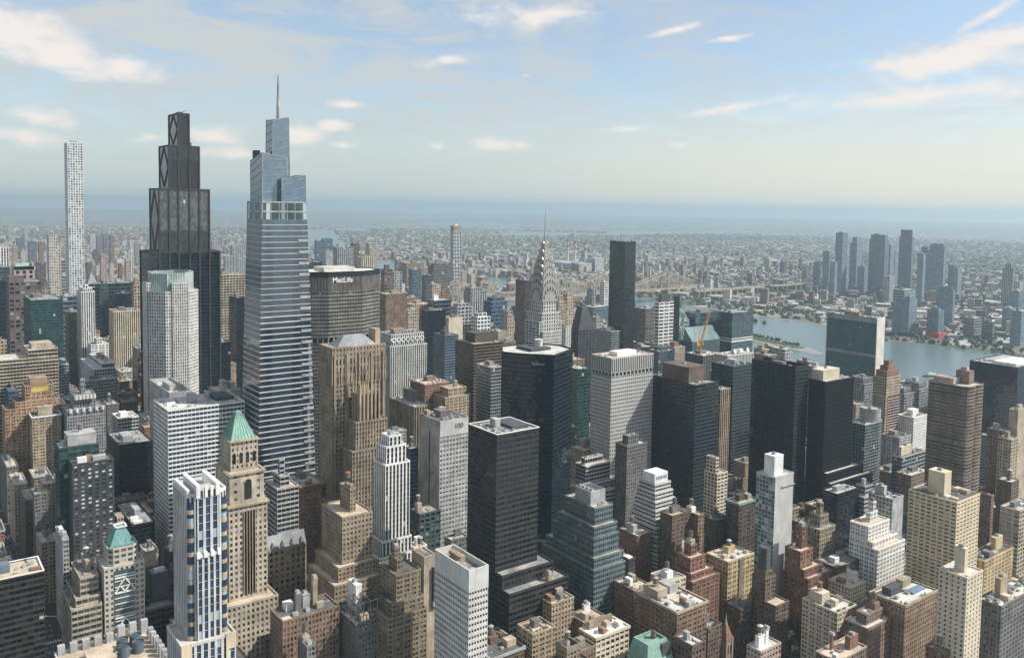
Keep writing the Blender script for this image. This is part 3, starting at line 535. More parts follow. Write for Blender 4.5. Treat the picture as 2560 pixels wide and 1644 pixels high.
(781.0,341.7,5.0,10.6,72.0,'pun','brick','gdark','red-brown block right behind the broad beige apartment tower',{'nt': 1}),
(539.3,547.2,25.3,15.0,105.0,'pun','greydk','gdark','grey-brown stone tower with a stepped top in front of the pale metallic tower',{'tiers': [(4, 8, 3, 5, 8)], 'nt': 1}),
(555.9,624.3,17.6,18.9,80.0,'pun','tanlt','gdark','cream apartment block with a rooftop house left of the scaffolded setback block',{'pent': [(0.3, 0.3, 0.6, 0.5, 9, 'tan')]}),
(514.8,574.1,29.9,15.0,84.0,'rib','whitedk','gdark','pale setback block with scaffolded dark terraces behind the teal ziggurat',{'tiers': [(2, 6, 4, 6, 6)], 'base': (0, 12, 10, 0, 62)}),
(476.3,469.7,16.2,20.4,62.0,'pun','brick','gdark','brown brick building with white roof plant in front of the white ziggurat',{'pent': [(0.1, 0.3, 0.4, 0.5, 6, 'lgrey')], 'tank': 1}),
(463.1,464.9,7.2,15.0,48.0,'pun','dgrey','gdark','small dark building with a pale roof beside the teal ziggurat',{}),
(494.9,450.6,22.0,12.9,80.0,'pun','brown','gdark','tall brown brick apartment block with a white wall sign and rooftop plant',{'pent': [(0.2, 0.3, 0.5, 0.5, 5, 'greydk')], 'tank': 1}),
(517.4,444.1,6.9,15.0,78.0,'pun','brick','gdark','narrow brown slab with an orange brick edge and a roof tank',{'tank': 1}),
(553.4,456.3,18.0,11.6,62.0,'pun','dkbrown','gdark','dark brown block below the navy banded tower',{'tank': 1}),
(553.8,467.5,7.8,14.0,42.0,'pun','white','gdark','tiny white building between two dark brown blocks',{}),
(571.9,456.6,8.0,15.0,58.0,'pun','dkbrown','gdark','dark shaded block with white roof units left of the green-roofed brown tower',{}),
(564.7,442.0,23.7,13.7,78.0,'pun','dkbrown','gdark','dark brown apartment tower with a green roof rim beside the slim white tower',{'cornice': 'tealroof'}),
(602.6,496.6,14.2,15.0,82.0,'gri','cream','gdark','cream stepped slice of a building right of the navy banded tower',{'tiers': [(0, 10, 2, 2, 14)], 'nt': 1}),
(541.3,391.1,22.5,17.2,118.0,'tealw','whitedk','gpale','slim white tower with a pale glazed west side and blank south wall',{'pent': [(0.1, 0.15, 0.6, 0.7, 15, 'white')], 'special': 'whitetower', 'tank': 0, 'nt': 1}),
(496.2,396.4,29.7,20.4,62.0,'pun','gold','gdark','twin-winged golden tan apartment block with a pale cluttered roof',{'tank': 1, 'court': True}),
(466.8,406.4,16.1,15.0,68.0,'pun','redbr','gdark','ornate red brick apartment tower with a stepped white-trimmed roof',{'base': (4, 10, 6, 0, 54), 'tiers': [(5, 5, 4, 4, 7)]}),
(489.5,439.1,9.4,11.0,50.0,'pun','redbr','gdark','red brick wing with a copper water tank left of the ornate red tower',{'tank': 1}),
(414.2,409.9,16.7,19.6,57.0,'pun','brick','gdark','brown apartment building with white rooftop terraces in front of the ziggurat',{'pent': [(0.1, 0.3, 0.3, 0.4, 5, 'white')], 'garden': True}),
(442.1,403.9,17.4,17.7,58.0,'pun','cream','gdark','cream courtyard apartment building with a cluttered white roof',{'pent': [(0.1, 0.2, 0.5, 0.5, 5, 'white')], 'tank': 1}),
(407.0,364.0,28.7,38.3,62.0,'pun','brick','gdark','large brown brick apartment building with a dark red side wall and terraced roof',{'pent': [(0.05, 0.5, 0.4, 0.4, 6, 'beige'), (0.55, 0.55, 0.35, 0.35, 5, 'lgrey')], 'cornice': 'beige', 'garden': True, 'tank': 1}),
(351.2,421.7,19.0,20.4,60.0,'pun','tan','gdark','tan terraced apartment house with a square tank tower',{'pent': [(0.25, 0.5, 0.28, 0.28, 15, 'tan'), (0.5, 0.3, 0.4, 0.4, 5, 'pinkst')], 'garden': True}),
(323.9,406.9,18.1,15.9,54.0,'pun','tan','gdark','tan roof garden building at the bottom left of the teal ziggurat',{'garden': True}),
(370.7,412.2,18.6,15.0,46.0,'pun','beigedk','gdark','dark tan block with a white hipped roof lantern',{'pent': [(0.3, 0.4, 0.4, 0.3, 8, 'white')]}),
(355.5,383.3,28.3,15.0,52.0,'gri','cream','gdark','cream building with a bright white roof and bracketed cornice',{'roof': 'white', 'cornice': 'cream', 'pent': [(0.1, 0.7, 0.8, 0.28, 5, 'beigedk')]}),
(322.8,372.9,10.4,10.0,60.0,'pun','tandk','gdark','tan stair tower with an open top and copper tank at the bottom edge',{'open': True, 'open_d': 2, 'tank': 1, 'base': (8, 7, 8, 0, 48)}),
(437.8,364.3,13.7,15.0,42.0,'pun','brown','gdark','brown walk-up with potted shrubs on its roof left of the church steeple',{'garden': True}),
(399.9,344.7,12.0,15.0,50.5,'pun','brown','gdark','small building with a white stucco side wall at the bottom edge',{'nt': 1}),
(481.1,372.2,12.8,15.0,40.0,'pun','dkbrown','gdark','dark narrow townhouse right of the church steeple',{}),
(423.4,311.8,19.5,10.5,54.0,'pun','pinkst','gdark','pink brick building with white roof houses at the bottom edge',{'pent': [(0.1, 0.3, 0.4, 0.5, 7, 'white'), (0.55, 0.4, 0.25, 0.4, 9, 'white')], 'tank': 1}),
(547.7,371.4,15.0,13.8,66.0,'pun','redbr','gdark','red brick tower stepping up to a flat-topped shaft',{'base': (0, 14, 7, 0, 48), 'tiers': [(7, 2, 4, 4, 16)], 'nt': 1}),
(598.0,388.9,21.3,19.2,66.0,'pun','beigedk','gdark','tan stepped apartment tower right of the slim white tower',{'tiers': [(6, 4, 4, 5, 9), (10, 8, 6, 7, 9)], 'nt': 1}),
(622.0,362.1,30.7,15.8,72.0,'pun','white','gdark','white stepped apartment house with a white roof tower',{'tiers': [(12, 8, 6, 6, 7), (16, 12, 9, 9, 8)], 'base': (0, 9, 8, 0, 56)}),
(671.3,370.6,16.8,21.5,82.0,'blank2','lgrey','gteal','grey slab with roof garden behind the white stepped apartment house',{'garden': True, 'pent': [(0.1, 0.4, 0.4, 0.5, 8, 'lgrey')]}),
(699.6,412.4,21.5,15.0,66.0,'rib','lgrey','gteal','low pale grey setback block left of the grey slab',{'tiers': [(6, 2, 3, 3, 8)]}),
(666.0,417.4,33.4,15.0,74.0,'cur','black','gdark','black podium wing with a bright roof strip at the foot of the mullioned tower',{'roof': 'lt', 'nt': 1}),
(618.4,293.6,34.1,35.8,112.0,'resid','buff','gdark','broad beige apartment tower with dark window bands and a blank roof house',{'pent': [(0.2, 0.35, 0.36, 0.4, 17, 'buff')], 'tank': 0}),
(528.5,242.9,20.2,17.3,98.0,'pun6','buff2','gdark','tall pale beige apartment tower with a square roof house at the lower right',{'pent': [(0.33, 0.25, 0.3, 0.5, 15, 'buff2')], 'tank': 0}),
(670.4,295.8,47.7,15.0,56.0,'pun','gold','gdark','yellow brick apartment block with a roof house at the right edge',{'pent': [(0.6, 0.3, 0.3, 0.4, 10, 'gold')]}),
(588.5,247.9,49.6,15.0,62.0,'pun','greydk','gdark','grey-brown apartment building with a tan roof tower in the bottom right corner',{'pent': [(0.25, 0.4, 0.25, 0.4, 13, 'tan')], 'garden': True, 'nt': 1}),
(592.2,368.7,29.8,19.8,44.0,'pun','brown','gdark','low brown walk-ups with roof terraces behind the cream garden building',{'pent': [(0.2, 0.3, 0.3, 0.4, 4, 'white'), (0.6, 0.5, 0.3, 0.3, 4, 'beige')]}),
(572.7,345.2,19.8,18.6,42.0,'pun','cream','gdark','cream low building with terraces and white roof cubes',{'pent': [(0.6, 0.2, 0.35, 0.5, 7, 'white')], 'tank': 1}),
(506.1,313.8,21.9,26.7,54.0,'pun','cream','gdark','cream blank-sided apartment house with lush roof gardens',{'garden': True, 'pent': [(0.1, 0.5, 0.5, 0.45, 7, 'cream')], 'tank': 1}),
(528.8,280.5,40.1,24.3,66.0,'pun','tanbr','gdark','large ornate brown apartment building with blue roof panels and rooftop clutter',{'cornice': 'tan', 'pent': [(0.1, 0.5, 0.4, 0.35, 5, 'dgrey'), (0.5, 0.2, 0.45, 0.3, 1.4, 'bluepanel'), (0.6, 0.6, 0.3, 0.3, 5, 'beige')], 'garden': True}),
(498.8,288.1,27.3,16.3,56.0,'pun','pinkbr','gdark','pinkish brown apartment house with chamfered corners and an octagonal tank house',{'tiers': [(5, 4, 4, 5, 6)], 'tank': 1}),
(454.6,280.6,31.1,14.7,52.0,'pun','pinkbr','gdark','flat brown roof with a pale rim and brick chimneys at the bottom edge',{'rim': 'beige', 'pent': [(0.6, 0.2, 0.35, 0.4, 8, 'redbr'), (0.3, 0.75, 0.12, 0.15, 9, 'redbr')]}),
(495.2,362.9,11.3,11.4,62.0,'pun','brown','gdark','brown stepped apartment tower capped by a black netted drum',{'base': (0, 3, 9, 0, 46), 'tiers': [(1, 3, 1, 2, 4)], 'special': 'drum', 'nt': 1}),
(520.9,250.5,6.1,12.0,50.0,'pun','redbr','gdark','brick roof house with a round tank at the bottom edge',{'tank': 1}),
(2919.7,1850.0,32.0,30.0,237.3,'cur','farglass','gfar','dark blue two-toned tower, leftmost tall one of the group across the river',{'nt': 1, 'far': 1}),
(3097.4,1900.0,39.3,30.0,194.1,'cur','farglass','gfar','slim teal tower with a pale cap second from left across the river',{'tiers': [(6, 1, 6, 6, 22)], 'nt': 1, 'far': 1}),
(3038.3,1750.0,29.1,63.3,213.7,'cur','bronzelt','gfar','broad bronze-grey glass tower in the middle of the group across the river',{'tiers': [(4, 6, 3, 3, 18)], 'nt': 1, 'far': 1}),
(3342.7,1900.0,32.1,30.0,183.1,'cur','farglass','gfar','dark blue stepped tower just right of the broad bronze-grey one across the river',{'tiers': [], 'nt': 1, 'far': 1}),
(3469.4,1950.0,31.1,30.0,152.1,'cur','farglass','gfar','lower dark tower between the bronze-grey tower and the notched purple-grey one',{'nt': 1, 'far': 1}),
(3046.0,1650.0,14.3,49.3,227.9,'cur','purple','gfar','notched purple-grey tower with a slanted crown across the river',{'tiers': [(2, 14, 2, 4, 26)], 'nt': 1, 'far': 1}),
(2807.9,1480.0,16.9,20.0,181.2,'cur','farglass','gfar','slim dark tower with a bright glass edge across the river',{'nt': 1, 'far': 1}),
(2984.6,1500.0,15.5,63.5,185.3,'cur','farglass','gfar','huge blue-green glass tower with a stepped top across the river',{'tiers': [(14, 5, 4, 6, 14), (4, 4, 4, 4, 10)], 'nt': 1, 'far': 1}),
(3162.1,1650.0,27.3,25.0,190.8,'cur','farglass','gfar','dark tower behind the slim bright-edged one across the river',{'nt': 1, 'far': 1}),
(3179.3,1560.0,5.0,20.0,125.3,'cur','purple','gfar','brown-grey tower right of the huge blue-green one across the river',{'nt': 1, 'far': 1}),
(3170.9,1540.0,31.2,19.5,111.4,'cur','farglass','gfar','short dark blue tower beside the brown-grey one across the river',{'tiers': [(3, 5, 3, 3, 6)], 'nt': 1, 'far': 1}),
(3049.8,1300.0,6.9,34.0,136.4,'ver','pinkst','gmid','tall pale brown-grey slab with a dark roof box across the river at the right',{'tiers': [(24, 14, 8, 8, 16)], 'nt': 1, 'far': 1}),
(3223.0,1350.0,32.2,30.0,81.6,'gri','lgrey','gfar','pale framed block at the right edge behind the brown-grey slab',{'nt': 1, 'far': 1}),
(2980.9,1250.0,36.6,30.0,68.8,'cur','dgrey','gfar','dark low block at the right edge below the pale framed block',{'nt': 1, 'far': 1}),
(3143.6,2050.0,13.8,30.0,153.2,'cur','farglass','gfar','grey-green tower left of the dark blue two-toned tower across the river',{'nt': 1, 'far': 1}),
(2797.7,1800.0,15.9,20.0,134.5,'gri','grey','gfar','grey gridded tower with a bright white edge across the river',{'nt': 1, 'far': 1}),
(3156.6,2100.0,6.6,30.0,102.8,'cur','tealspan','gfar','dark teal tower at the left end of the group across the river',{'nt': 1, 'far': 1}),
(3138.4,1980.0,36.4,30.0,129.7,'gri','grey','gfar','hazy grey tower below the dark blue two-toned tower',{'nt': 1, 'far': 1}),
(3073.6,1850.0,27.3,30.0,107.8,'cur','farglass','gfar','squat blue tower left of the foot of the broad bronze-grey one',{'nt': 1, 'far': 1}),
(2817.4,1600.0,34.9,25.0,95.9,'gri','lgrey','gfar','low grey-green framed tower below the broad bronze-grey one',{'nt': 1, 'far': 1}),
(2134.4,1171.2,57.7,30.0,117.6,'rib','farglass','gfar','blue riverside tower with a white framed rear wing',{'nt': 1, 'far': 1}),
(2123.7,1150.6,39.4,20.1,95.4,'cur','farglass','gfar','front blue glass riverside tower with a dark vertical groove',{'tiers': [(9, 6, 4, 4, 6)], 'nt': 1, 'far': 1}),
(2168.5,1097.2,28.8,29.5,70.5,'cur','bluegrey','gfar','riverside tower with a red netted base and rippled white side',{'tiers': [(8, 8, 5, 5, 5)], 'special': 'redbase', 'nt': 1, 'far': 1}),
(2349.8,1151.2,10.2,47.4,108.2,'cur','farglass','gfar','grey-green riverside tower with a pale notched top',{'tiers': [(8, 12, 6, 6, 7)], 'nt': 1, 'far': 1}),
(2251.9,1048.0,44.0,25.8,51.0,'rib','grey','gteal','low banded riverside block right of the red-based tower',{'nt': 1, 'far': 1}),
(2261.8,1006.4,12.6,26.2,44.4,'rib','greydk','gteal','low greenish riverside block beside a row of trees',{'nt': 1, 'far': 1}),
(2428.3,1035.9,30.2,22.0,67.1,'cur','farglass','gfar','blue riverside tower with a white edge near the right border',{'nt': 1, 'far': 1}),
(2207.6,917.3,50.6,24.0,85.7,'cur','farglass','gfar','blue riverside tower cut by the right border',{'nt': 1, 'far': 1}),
(3743.7,2700.0,28.0,25.0,56.1,'gri','purple','gmid','dark purple tower alone left of the group across the river',{'far': 1, 'nt': 1}),
(3502.1,2400.0,28.9,25.0,46.1,'gri','bluegrey','gmid','dark blue-grey tower near the elevated road across the river',{'far': 1, 'nt': 1}),
(3368.5,2250.0,24.0,25.0,90.2,'gri','tealspan','gmid','grey-green slab left of the grey-green tower across the river',{'far': 1, 'nt': 1}),
(2701.7,2000.0,18.2,30.0,33.3,'cur','tealspan','gteal','teal glass block by the approach viaduct across the river',{'far': 1, 'nt': 1}),
(2817.6,2020.0,12.6,30.0,13.6,'gri','brick','gmid','dark brick block by the approach viaduct across the river',{'far': 1, 'nt': 1}),
(2426.4,1500.0,46.1,40.0,14.2,'gri','white','gmid','long white gridded warehouse on the far river bank',{'far': 1, 'nt': 1}),
(2665.4,1640.0,5.0,40.0,22.2,'gri','brick','gmid','brown brick warehouse on the far river bank',{'far': 1, 'nt': 1}),
(2315.8,1639.4,6.9,30.0,14.0,'gri','brick','gmid','long low red brick shed on the far river bank',{'far': 1, 'nt': 1}),
(2227.8,1265.4,47.0,30.0,14.0,'gri','brick','gmid','brick shed behind the marble-ended slab on the far river bank',{'far': 1, 'nt': 1}),
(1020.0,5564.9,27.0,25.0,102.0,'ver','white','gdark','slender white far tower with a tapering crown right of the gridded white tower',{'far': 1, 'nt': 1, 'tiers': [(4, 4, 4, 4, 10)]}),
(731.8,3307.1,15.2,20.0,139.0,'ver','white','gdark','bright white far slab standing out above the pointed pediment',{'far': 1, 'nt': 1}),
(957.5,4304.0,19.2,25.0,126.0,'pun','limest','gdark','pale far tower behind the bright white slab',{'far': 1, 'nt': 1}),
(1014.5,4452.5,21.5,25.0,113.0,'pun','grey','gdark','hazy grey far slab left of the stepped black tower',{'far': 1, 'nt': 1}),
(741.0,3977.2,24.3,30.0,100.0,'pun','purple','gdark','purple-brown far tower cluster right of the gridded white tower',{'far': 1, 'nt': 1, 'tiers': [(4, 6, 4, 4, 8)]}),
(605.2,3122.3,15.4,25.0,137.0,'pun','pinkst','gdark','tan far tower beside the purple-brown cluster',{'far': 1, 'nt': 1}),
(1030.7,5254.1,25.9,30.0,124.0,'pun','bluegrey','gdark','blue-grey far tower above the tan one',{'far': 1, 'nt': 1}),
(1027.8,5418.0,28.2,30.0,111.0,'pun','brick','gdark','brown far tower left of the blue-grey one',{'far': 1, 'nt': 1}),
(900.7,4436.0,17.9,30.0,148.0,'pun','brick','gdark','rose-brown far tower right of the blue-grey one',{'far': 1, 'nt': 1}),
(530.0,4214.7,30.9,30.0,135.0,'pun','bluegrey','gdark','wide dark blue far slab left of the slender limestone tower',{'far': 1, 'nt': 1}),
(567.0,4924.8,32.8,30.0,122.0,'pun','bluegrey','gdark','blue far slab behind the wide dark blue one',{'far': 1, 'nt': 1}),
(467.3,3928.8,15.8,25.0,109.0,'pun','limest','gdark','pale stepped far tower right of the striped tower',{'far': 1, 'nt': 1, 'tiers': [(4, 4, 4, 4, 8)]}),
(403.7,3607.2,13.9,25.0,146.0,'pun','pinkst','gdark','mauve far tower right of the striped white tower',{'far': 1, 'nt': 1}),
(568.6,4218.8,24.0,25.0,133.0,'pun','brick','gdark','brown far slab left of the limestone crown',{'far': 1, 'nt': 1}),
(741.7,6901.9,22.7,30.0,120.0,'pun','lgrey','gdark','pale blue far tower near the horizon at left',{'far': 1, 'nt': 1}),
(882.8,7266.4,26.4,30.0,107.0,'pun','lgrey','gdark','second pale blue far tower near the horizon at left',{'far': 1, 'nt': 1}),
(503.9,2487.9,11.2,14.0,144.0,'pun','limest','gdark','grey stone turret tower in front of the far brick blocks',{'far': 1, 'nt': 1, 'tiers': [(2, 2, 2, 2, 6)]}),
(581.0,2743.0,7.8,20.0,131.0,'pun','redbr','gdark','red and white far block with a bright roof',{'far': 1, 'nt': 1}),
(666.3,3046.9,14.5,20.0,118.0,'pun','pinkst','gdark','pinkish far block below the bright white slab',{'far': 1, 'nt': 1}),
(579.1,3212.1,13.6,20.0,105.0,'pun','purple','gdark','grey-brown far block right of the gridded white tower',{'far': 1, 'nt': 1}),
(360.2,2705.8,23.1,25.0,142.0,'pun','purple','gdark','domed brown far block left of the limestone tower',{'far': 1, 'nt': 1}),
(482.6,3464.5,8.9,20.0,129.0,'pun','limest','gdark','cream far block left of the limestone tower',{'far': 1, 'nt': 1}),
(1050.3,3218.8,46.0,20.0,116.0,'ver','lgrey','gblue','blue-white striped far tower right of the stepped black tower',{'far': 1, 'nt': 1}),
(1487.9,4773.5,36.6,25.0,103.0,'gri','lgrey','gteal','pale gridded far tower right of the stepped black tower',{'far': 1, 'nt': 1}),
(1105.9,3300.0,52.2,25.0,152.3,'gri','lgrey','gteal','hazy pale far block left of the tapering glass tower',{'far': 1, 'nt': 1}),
(294.1,409.0,25.3,29.1,46.6,'pun2','brown','gdark','mid-height dark brown building just left of the tan roof garden building',{'cornice': 'lgrey'}),
(735.9,570.0,17.9,14.3,51.1,'pun','tan','gdark','plain tan building just right of the cream stepped slice of a building',{'cornice': 'lgrey'}),
(337.4,378.0,13.2,14.3,51.5,'pun','brick','gdark','plain brown brick building just right of the tan stair tower',{}),
(243.0,1133.5,17.4,29.1,68.7,'pun','greydk','gdark','plain dark grey building behind the low glazed building',{'cornice': 'beige'}),
(121.2,941.5,14.9,29.1,46.6,'pun2','beigedk','gdark','mid-height dull beige building behind the small tan block',{'cornice': 'lgrey'}),
(170.5,811.5,24.3,14.3,50.5,'pun','redbr','gdark','plain red brick building behind the small cream brick building',{}),
(1317.2,941.5,22.2,29.1,67.8,'pun','lgrey','gdark','plain pale grey building just right of the white and dark striped brick building',{'cornice': 'lgrey'}),
(895.0,489.5,13.1,29.1,32.0,'pun2','tandk','gdark','mid-height khaki building just left of the tan low block',{'cornice': 'lgrey'}),
(716.5,570.0,19.0,14.3,35.0,'pun','beigedk','gdark','mid-height dull beige building just right of the cream stepped slice of a building',{}),
(287.0,1344.0,25.5,29.1,66.7,'gri','lgrey','gdark','plain pale grey building behind the shaded beige building',{'cornice': 'lgrey'}),
(195.3,811.5,18.2,14.3,46.1,'pun','brick','gdark','mid-height brown brick building behind the black low block',{'cornice': 'lgrey'}),
(724.9,458.5,13.4,29.1,34.2,'pun2','dkbrown','gdark','mid-height blackish brown building behind the tan stepped apartment tower',{'cornice': 'beige', 'garden': True}),
(725.6,489.5,18.3,14.3,26.8,'gri','brown','gdark','low dark brown building just right of the slim white tower',{'cornice': 'lgrey'}),
(703.0,458.5,21.5,29.1,21.8,'pun','redbr','gdark','low red brick building just left of the tan stepped apartment tower',{'garden': True}),
(255.8,1183.0,15.4,29.1,68.4,'pun','brick','gdark','plain brown brick building in front of the shaded beige building',{'cornice': 'beige', 'garden': True}),
(770.3,409.0,15.1,29.1,34.3,'pun2','greydk','gdark','mid-height dark grey building just right of the grey slab',{'garden': True}),
(164.7,1746.5,20.3,14.3,67.9,'pun2','tan','gdark','plain tan building just left of the wide beige office block',{}),
(1269.1,941.5,22.7,29.1,61.1,'pun2','brick','gdark','plain brown brick building just right of the white and dark striped brick building',{'cornice': 'beige'}),
(1307.4,972.5,17.0,29.1,63.4,'pun2','tan','gdark','plain tan building just right of the white and dark striped brick building',{}),
(703.0,489.5,13.2,29.1,31.7,'pun','beigedk','gdark','mid-height dull beige building just right of the slim white tower',{'cornice': 'beige'}),
(243.0,1022.0,14.4,14.3,61.7,'pun2','brick','gdark','plain brown brick building just right of the low glazed building',{'cornice': 'beige'}),
(156.9,489.5,19.9,29.1,44.2,'pun2','redbr','gdark','mid-height red brick building just left of the small dark roof',{}),
(63.6,731.0,17.9,29.1,41.4,'gri','brown','gdark','mid-height dark brown building in front of the brown avenue building',{'garden': True}),
(1323.9,892.0,15.8,29.1,51.6,'pun','brick','gdark','plain brown brick building just left of the broad sea green glass slab',{}),
(1300.0,861.0,24.8,29.1,49.2,'pun','greydk','gdark','plain dark grey building just left of the broad sea green glass slab',{}),
(71.6,811.5,11.0,29.1,43.6,'pun','redbr','gdark','mid-height red brick building just left of the brown avenue building',{'cornice': 'lgrey'}),
(703.0,570.0,13.1,29.1,38.5,'pun','lgrey','gdark','mid-height pale grey building just right of the cream stepped slice of a building',{'garden': True}),
(531.0,619.5,20.0,29.1,49.0,'gri','lgrey','gdark','plain pale grey building just left of the pale setback block',{'cornice': 'lgrey'}),
(66.1,780.5,14.9,29.1,34.8,'pun','lgrey','gdark','mid-height pale grey building in front of the brown avenue building',{'garden': True}),
(175.3,780.5,16.7,29.1,46.1,'pun2','beigedk','gdark','mid-height dull beige building behind the black low block',{'cornice': 'beige'}),
(1324.8,972.5,15.6,29.1,68.4,'pun','beigedk','gdark','plain dull beige building just right of the white and dark striped brick building',{}),
(703.0,539.0,14.4,29.1,26.2,'pun','redbr','gdark','low red brick building just right of the cream stepped slice of a building',{}),
(1124.2,1102.5,25.2,29.1,65.3,'gri','brick','gdark','plain brown brick building just left of the small green glass tower',{}),
(180.0,1214.0,20.1,29.1,62.0,'pun2','greydk','gdark','plain dark grey building in front of the small blue glass tower',{'cornice': 'lgrey'}),
(895.0,378.0,12.3,29.1,25.0,'gri','redbr','gdark','low red brick building just right of the red-brown block right',{}),
(909.0,409.0,13.1,29.1,35.7,'pun2','beigedk','gdark','mid-height dull beige building just left of the dark brown apartment block',{}),
(207.6,1294.5,13.0,29.1,58.9,'pun2','tan','gdark','plain tan building in front of the small blue glass tower',{}),
(111.0,539.0,18.3,29.1,48.1,'gri','brick','gdark','plain brown brick building behind the bottom-left block',{'garden': True}),
(596.4,328.5,20.1,29.1,22.7,'pun','beigedk','gdark','low dull beige building just right of the cream low building',{}),
(727.0,297.5,13.4,29.1,24.5,'gri','dkbrown','gdark','low blackish brown building just right of the yellow brick apartment block',{}),
(198.7,504.2,21.9,14.3,47.7,'pun','brown','gdark','mid-height dark brown building just left of the small dark roof',{'cornice': 'beige', 'garden': True}),
(1105.0,1102.5,18.8,29.1,64.5,'pun','beigedk','gdark','plain dull beige building in front of the grey balcony apartment block',{}),
(652.6,458.5,12.5,29.1,27.8,'pun','lgrey','gdark','low pale grey building just left of the tan stepped apartment tower',{}),
(243.0,1183.0,12.4,29.1,67.8,'pun','brown','gdark','plain dark brown building in front of the shaded beige building',{}),
(908.5,489.5,24.4,29.1,30.9,'gri','tandk','gdark','mid-height khaki building just left of the teal glass building',{}),
(1149.8,1102.5,14.8,29.1,69.5,'pun','tan','gdark','plain tan building behind the small green glass tower',{'garden': True}),
(326.7,1666.0,23.9,29.1,68.3,'pun2','tandk','gdark','plain khaki building just right of the white setback office block',{'garden': True}),
(570.8,328.5,25.2,14.3,27.0,'pun','redbr','gdark','low red brick building in front of the cream low building',{}),
(150.1,539.0,17.2,29.1,47.0,'pun2','brick','gdark','mid-height brown brick building just right of the dark terrace building',{}),
(316.6,1777.5,25.4,29.1,68.8,'gri','tan','gdark','plain tan building behind the white setback office block',{}),
(703.0,378.0,24.1,29.1,16.3,'gri','beigedk','gdark','low dull beige building just right of the white stepped apartment house',{'cornice': 'lgrey'}),
(751.3,409.0,18.6,29.1,18.3,'pun','lgrey','gdark','low pale grey building just right of the white stepped apartment house',{'cornice': 'lgrey'}),
(1325.8,700.0,15.8,29.1,46.0,'gri','lgrey','gdark','mid-height pale grey building behind the gothic grey-brown apartment tower',{}),
(643.6,392.8,17.8,14.3,29.6,'pun','tan','gdark','low tan building behind the low brown walk-ups',{}),
(111.0,650.5,22.1,29.1,51.3,'gri','dkbrown','gdark','plain blackish brown building just right of the narrow pale grey building',{'cornice': 'beige'}),
(243.0,584.8,14.9,14.3,39.2,'pun','greydk','gdark','mid-height dark grey building just right of the arcaded tan building',{}),
(738.8,458.5,9.9,29.1,35.3,'pun2','redbr','gdark','mid-height red brick building just left of the black podium wing',{}),
(590.5,297.5,14.5,29.1,30.7,'pun','greydk','gdark','mid-height dark grey building behind the brick roof house',{'garden': True}),
(166.0,941.5,20.0,14.3,59.4,'gri','tan','gdark','plain tan building just left of the black glass box',{}),
(727.5,378.0,24.9,29.1,16.5,'pun','tandk','gdark','low khaki building just right of the white stepped apartment house',{}),
(278.2,1375.0,23.9,14.3,65.2,'pun2','beigedk','gdark','plain dull beige building behind the shaded beige building',{'cornice': 'beige'}),
(720.3,811.5,24.0,29.1,39.1,'pun','brick','gdark','mid-height brown brick building in front of the dark green glass tower',{}),
(1322.2,1746.5,21.4,29.1,61.1,'pun2','dkbrown','gdark','plain blackish brown building just left of the brown-sided dark slab tower immediately',{}),
(1327.4,1777.5,16.2,29.1,53.1,'pun','lgrey','gdark','plain pale grey building just left of the brown-sided dark slab tower immediately',{'cornice': 'lgrey'}),
(1318.3,1424.5,18.3,29.1,59.9,'pun','redbr','gdark','plain red brick building just right of the slim grey apartment tower',{}),
(1261.9,1375.0,19.4,29.1,65.4,'pun2','greydk','gdark','plain dark grey building just right of the slim grey apartment tower',{}),
(1249.0,1344.0,25.2,29.1,61.8,'pun','tan','gdark','plain tan building just right of the slim grey apartment tower',{}),
(111.0,780.5,22.5,29.1,34.6,'pun2','greydk','gdark','mid-height dark grey building in front of the grey avenue building',{}),
(1177.3,1183.0,15.5,29.1,59.6,'pun','brick','gdark','plain brown brick building in front of the grey balcony apartment block',{}),
(817.7,539.0,17.3,29.1,23.1,'pun2','tan','gdark','low tan building behind the slim white tower',{}),
(111.0,892.0,14.4,29.1,41.6,'pun','greydk','gdark','mid-height dark grey building just left of the small tan block',{}),
(192.4,780.5,22.2,29.1,31.9,'pun','tan','gdark','mid-height tan building just right of the black low block',{'cornice': 'lgrey'}),
(537.9,458.5,9.9,29.1,33.5,'pun2','brown','gdark','mid-height dark brown building behind the ornate red brick apartment tower',{}),
(1027.0,1344.0,24.0,29.1,65.1,'gri','brown','gdark','plain dark brown building just right of the grey low block',{}),
(1205.6,811.5,20.6,29.1,49.9,'pun2','brown','gdark','plain dark brown building behind the tall black office tower',{}),
(778.9,861.0,10.6,29.1,38.3,'gri','dkbrown','gdark','mid-height blackish brown building in front of the dark green glass tower',{}),
(125.8,892.0,19.0,29.1,51.1,'pun2','redbr','gdark','plain red brick building just left of the green glass tower',{}),
(835.7,328.5,11.8,29.1,35.5,'pun','beigedk','gdark','mid-height dull beige building just right of the red-brown block right',{}),
(531.0,328.5,22.0,29.1,21.0,'pun2','tandk','gdark','low khaki building in front of the cream blank-sided apartment house',{}),
(1050.0,700.0,17.1,29.1,48.4,'pun','brick','gdark','plain brown brick building just right of the tall black office tower',{}),
(829.3,570.0,23.1,29.1,49.7,'pun2','redbr','gdark','plain red brick building just left of the black mullioned glass tower',{}),
(752.8,378.0,14.4,29.1,17.4,'pun','dkbrown','gdark','low blackish brown building just right of the white stepped apartment house',{}),
]
def category(label, h):
    for k in ('tower', 'slab', 'warehouse', 'shed', 'house'):
        if k in label.split(' with ')[0]: return {'tower': 'tower building', 'slab': 'slab building', 'warehouse': 'warehouse', 'shed': 'shed', 'house': 'apartment house'}[k]
    return 'building'
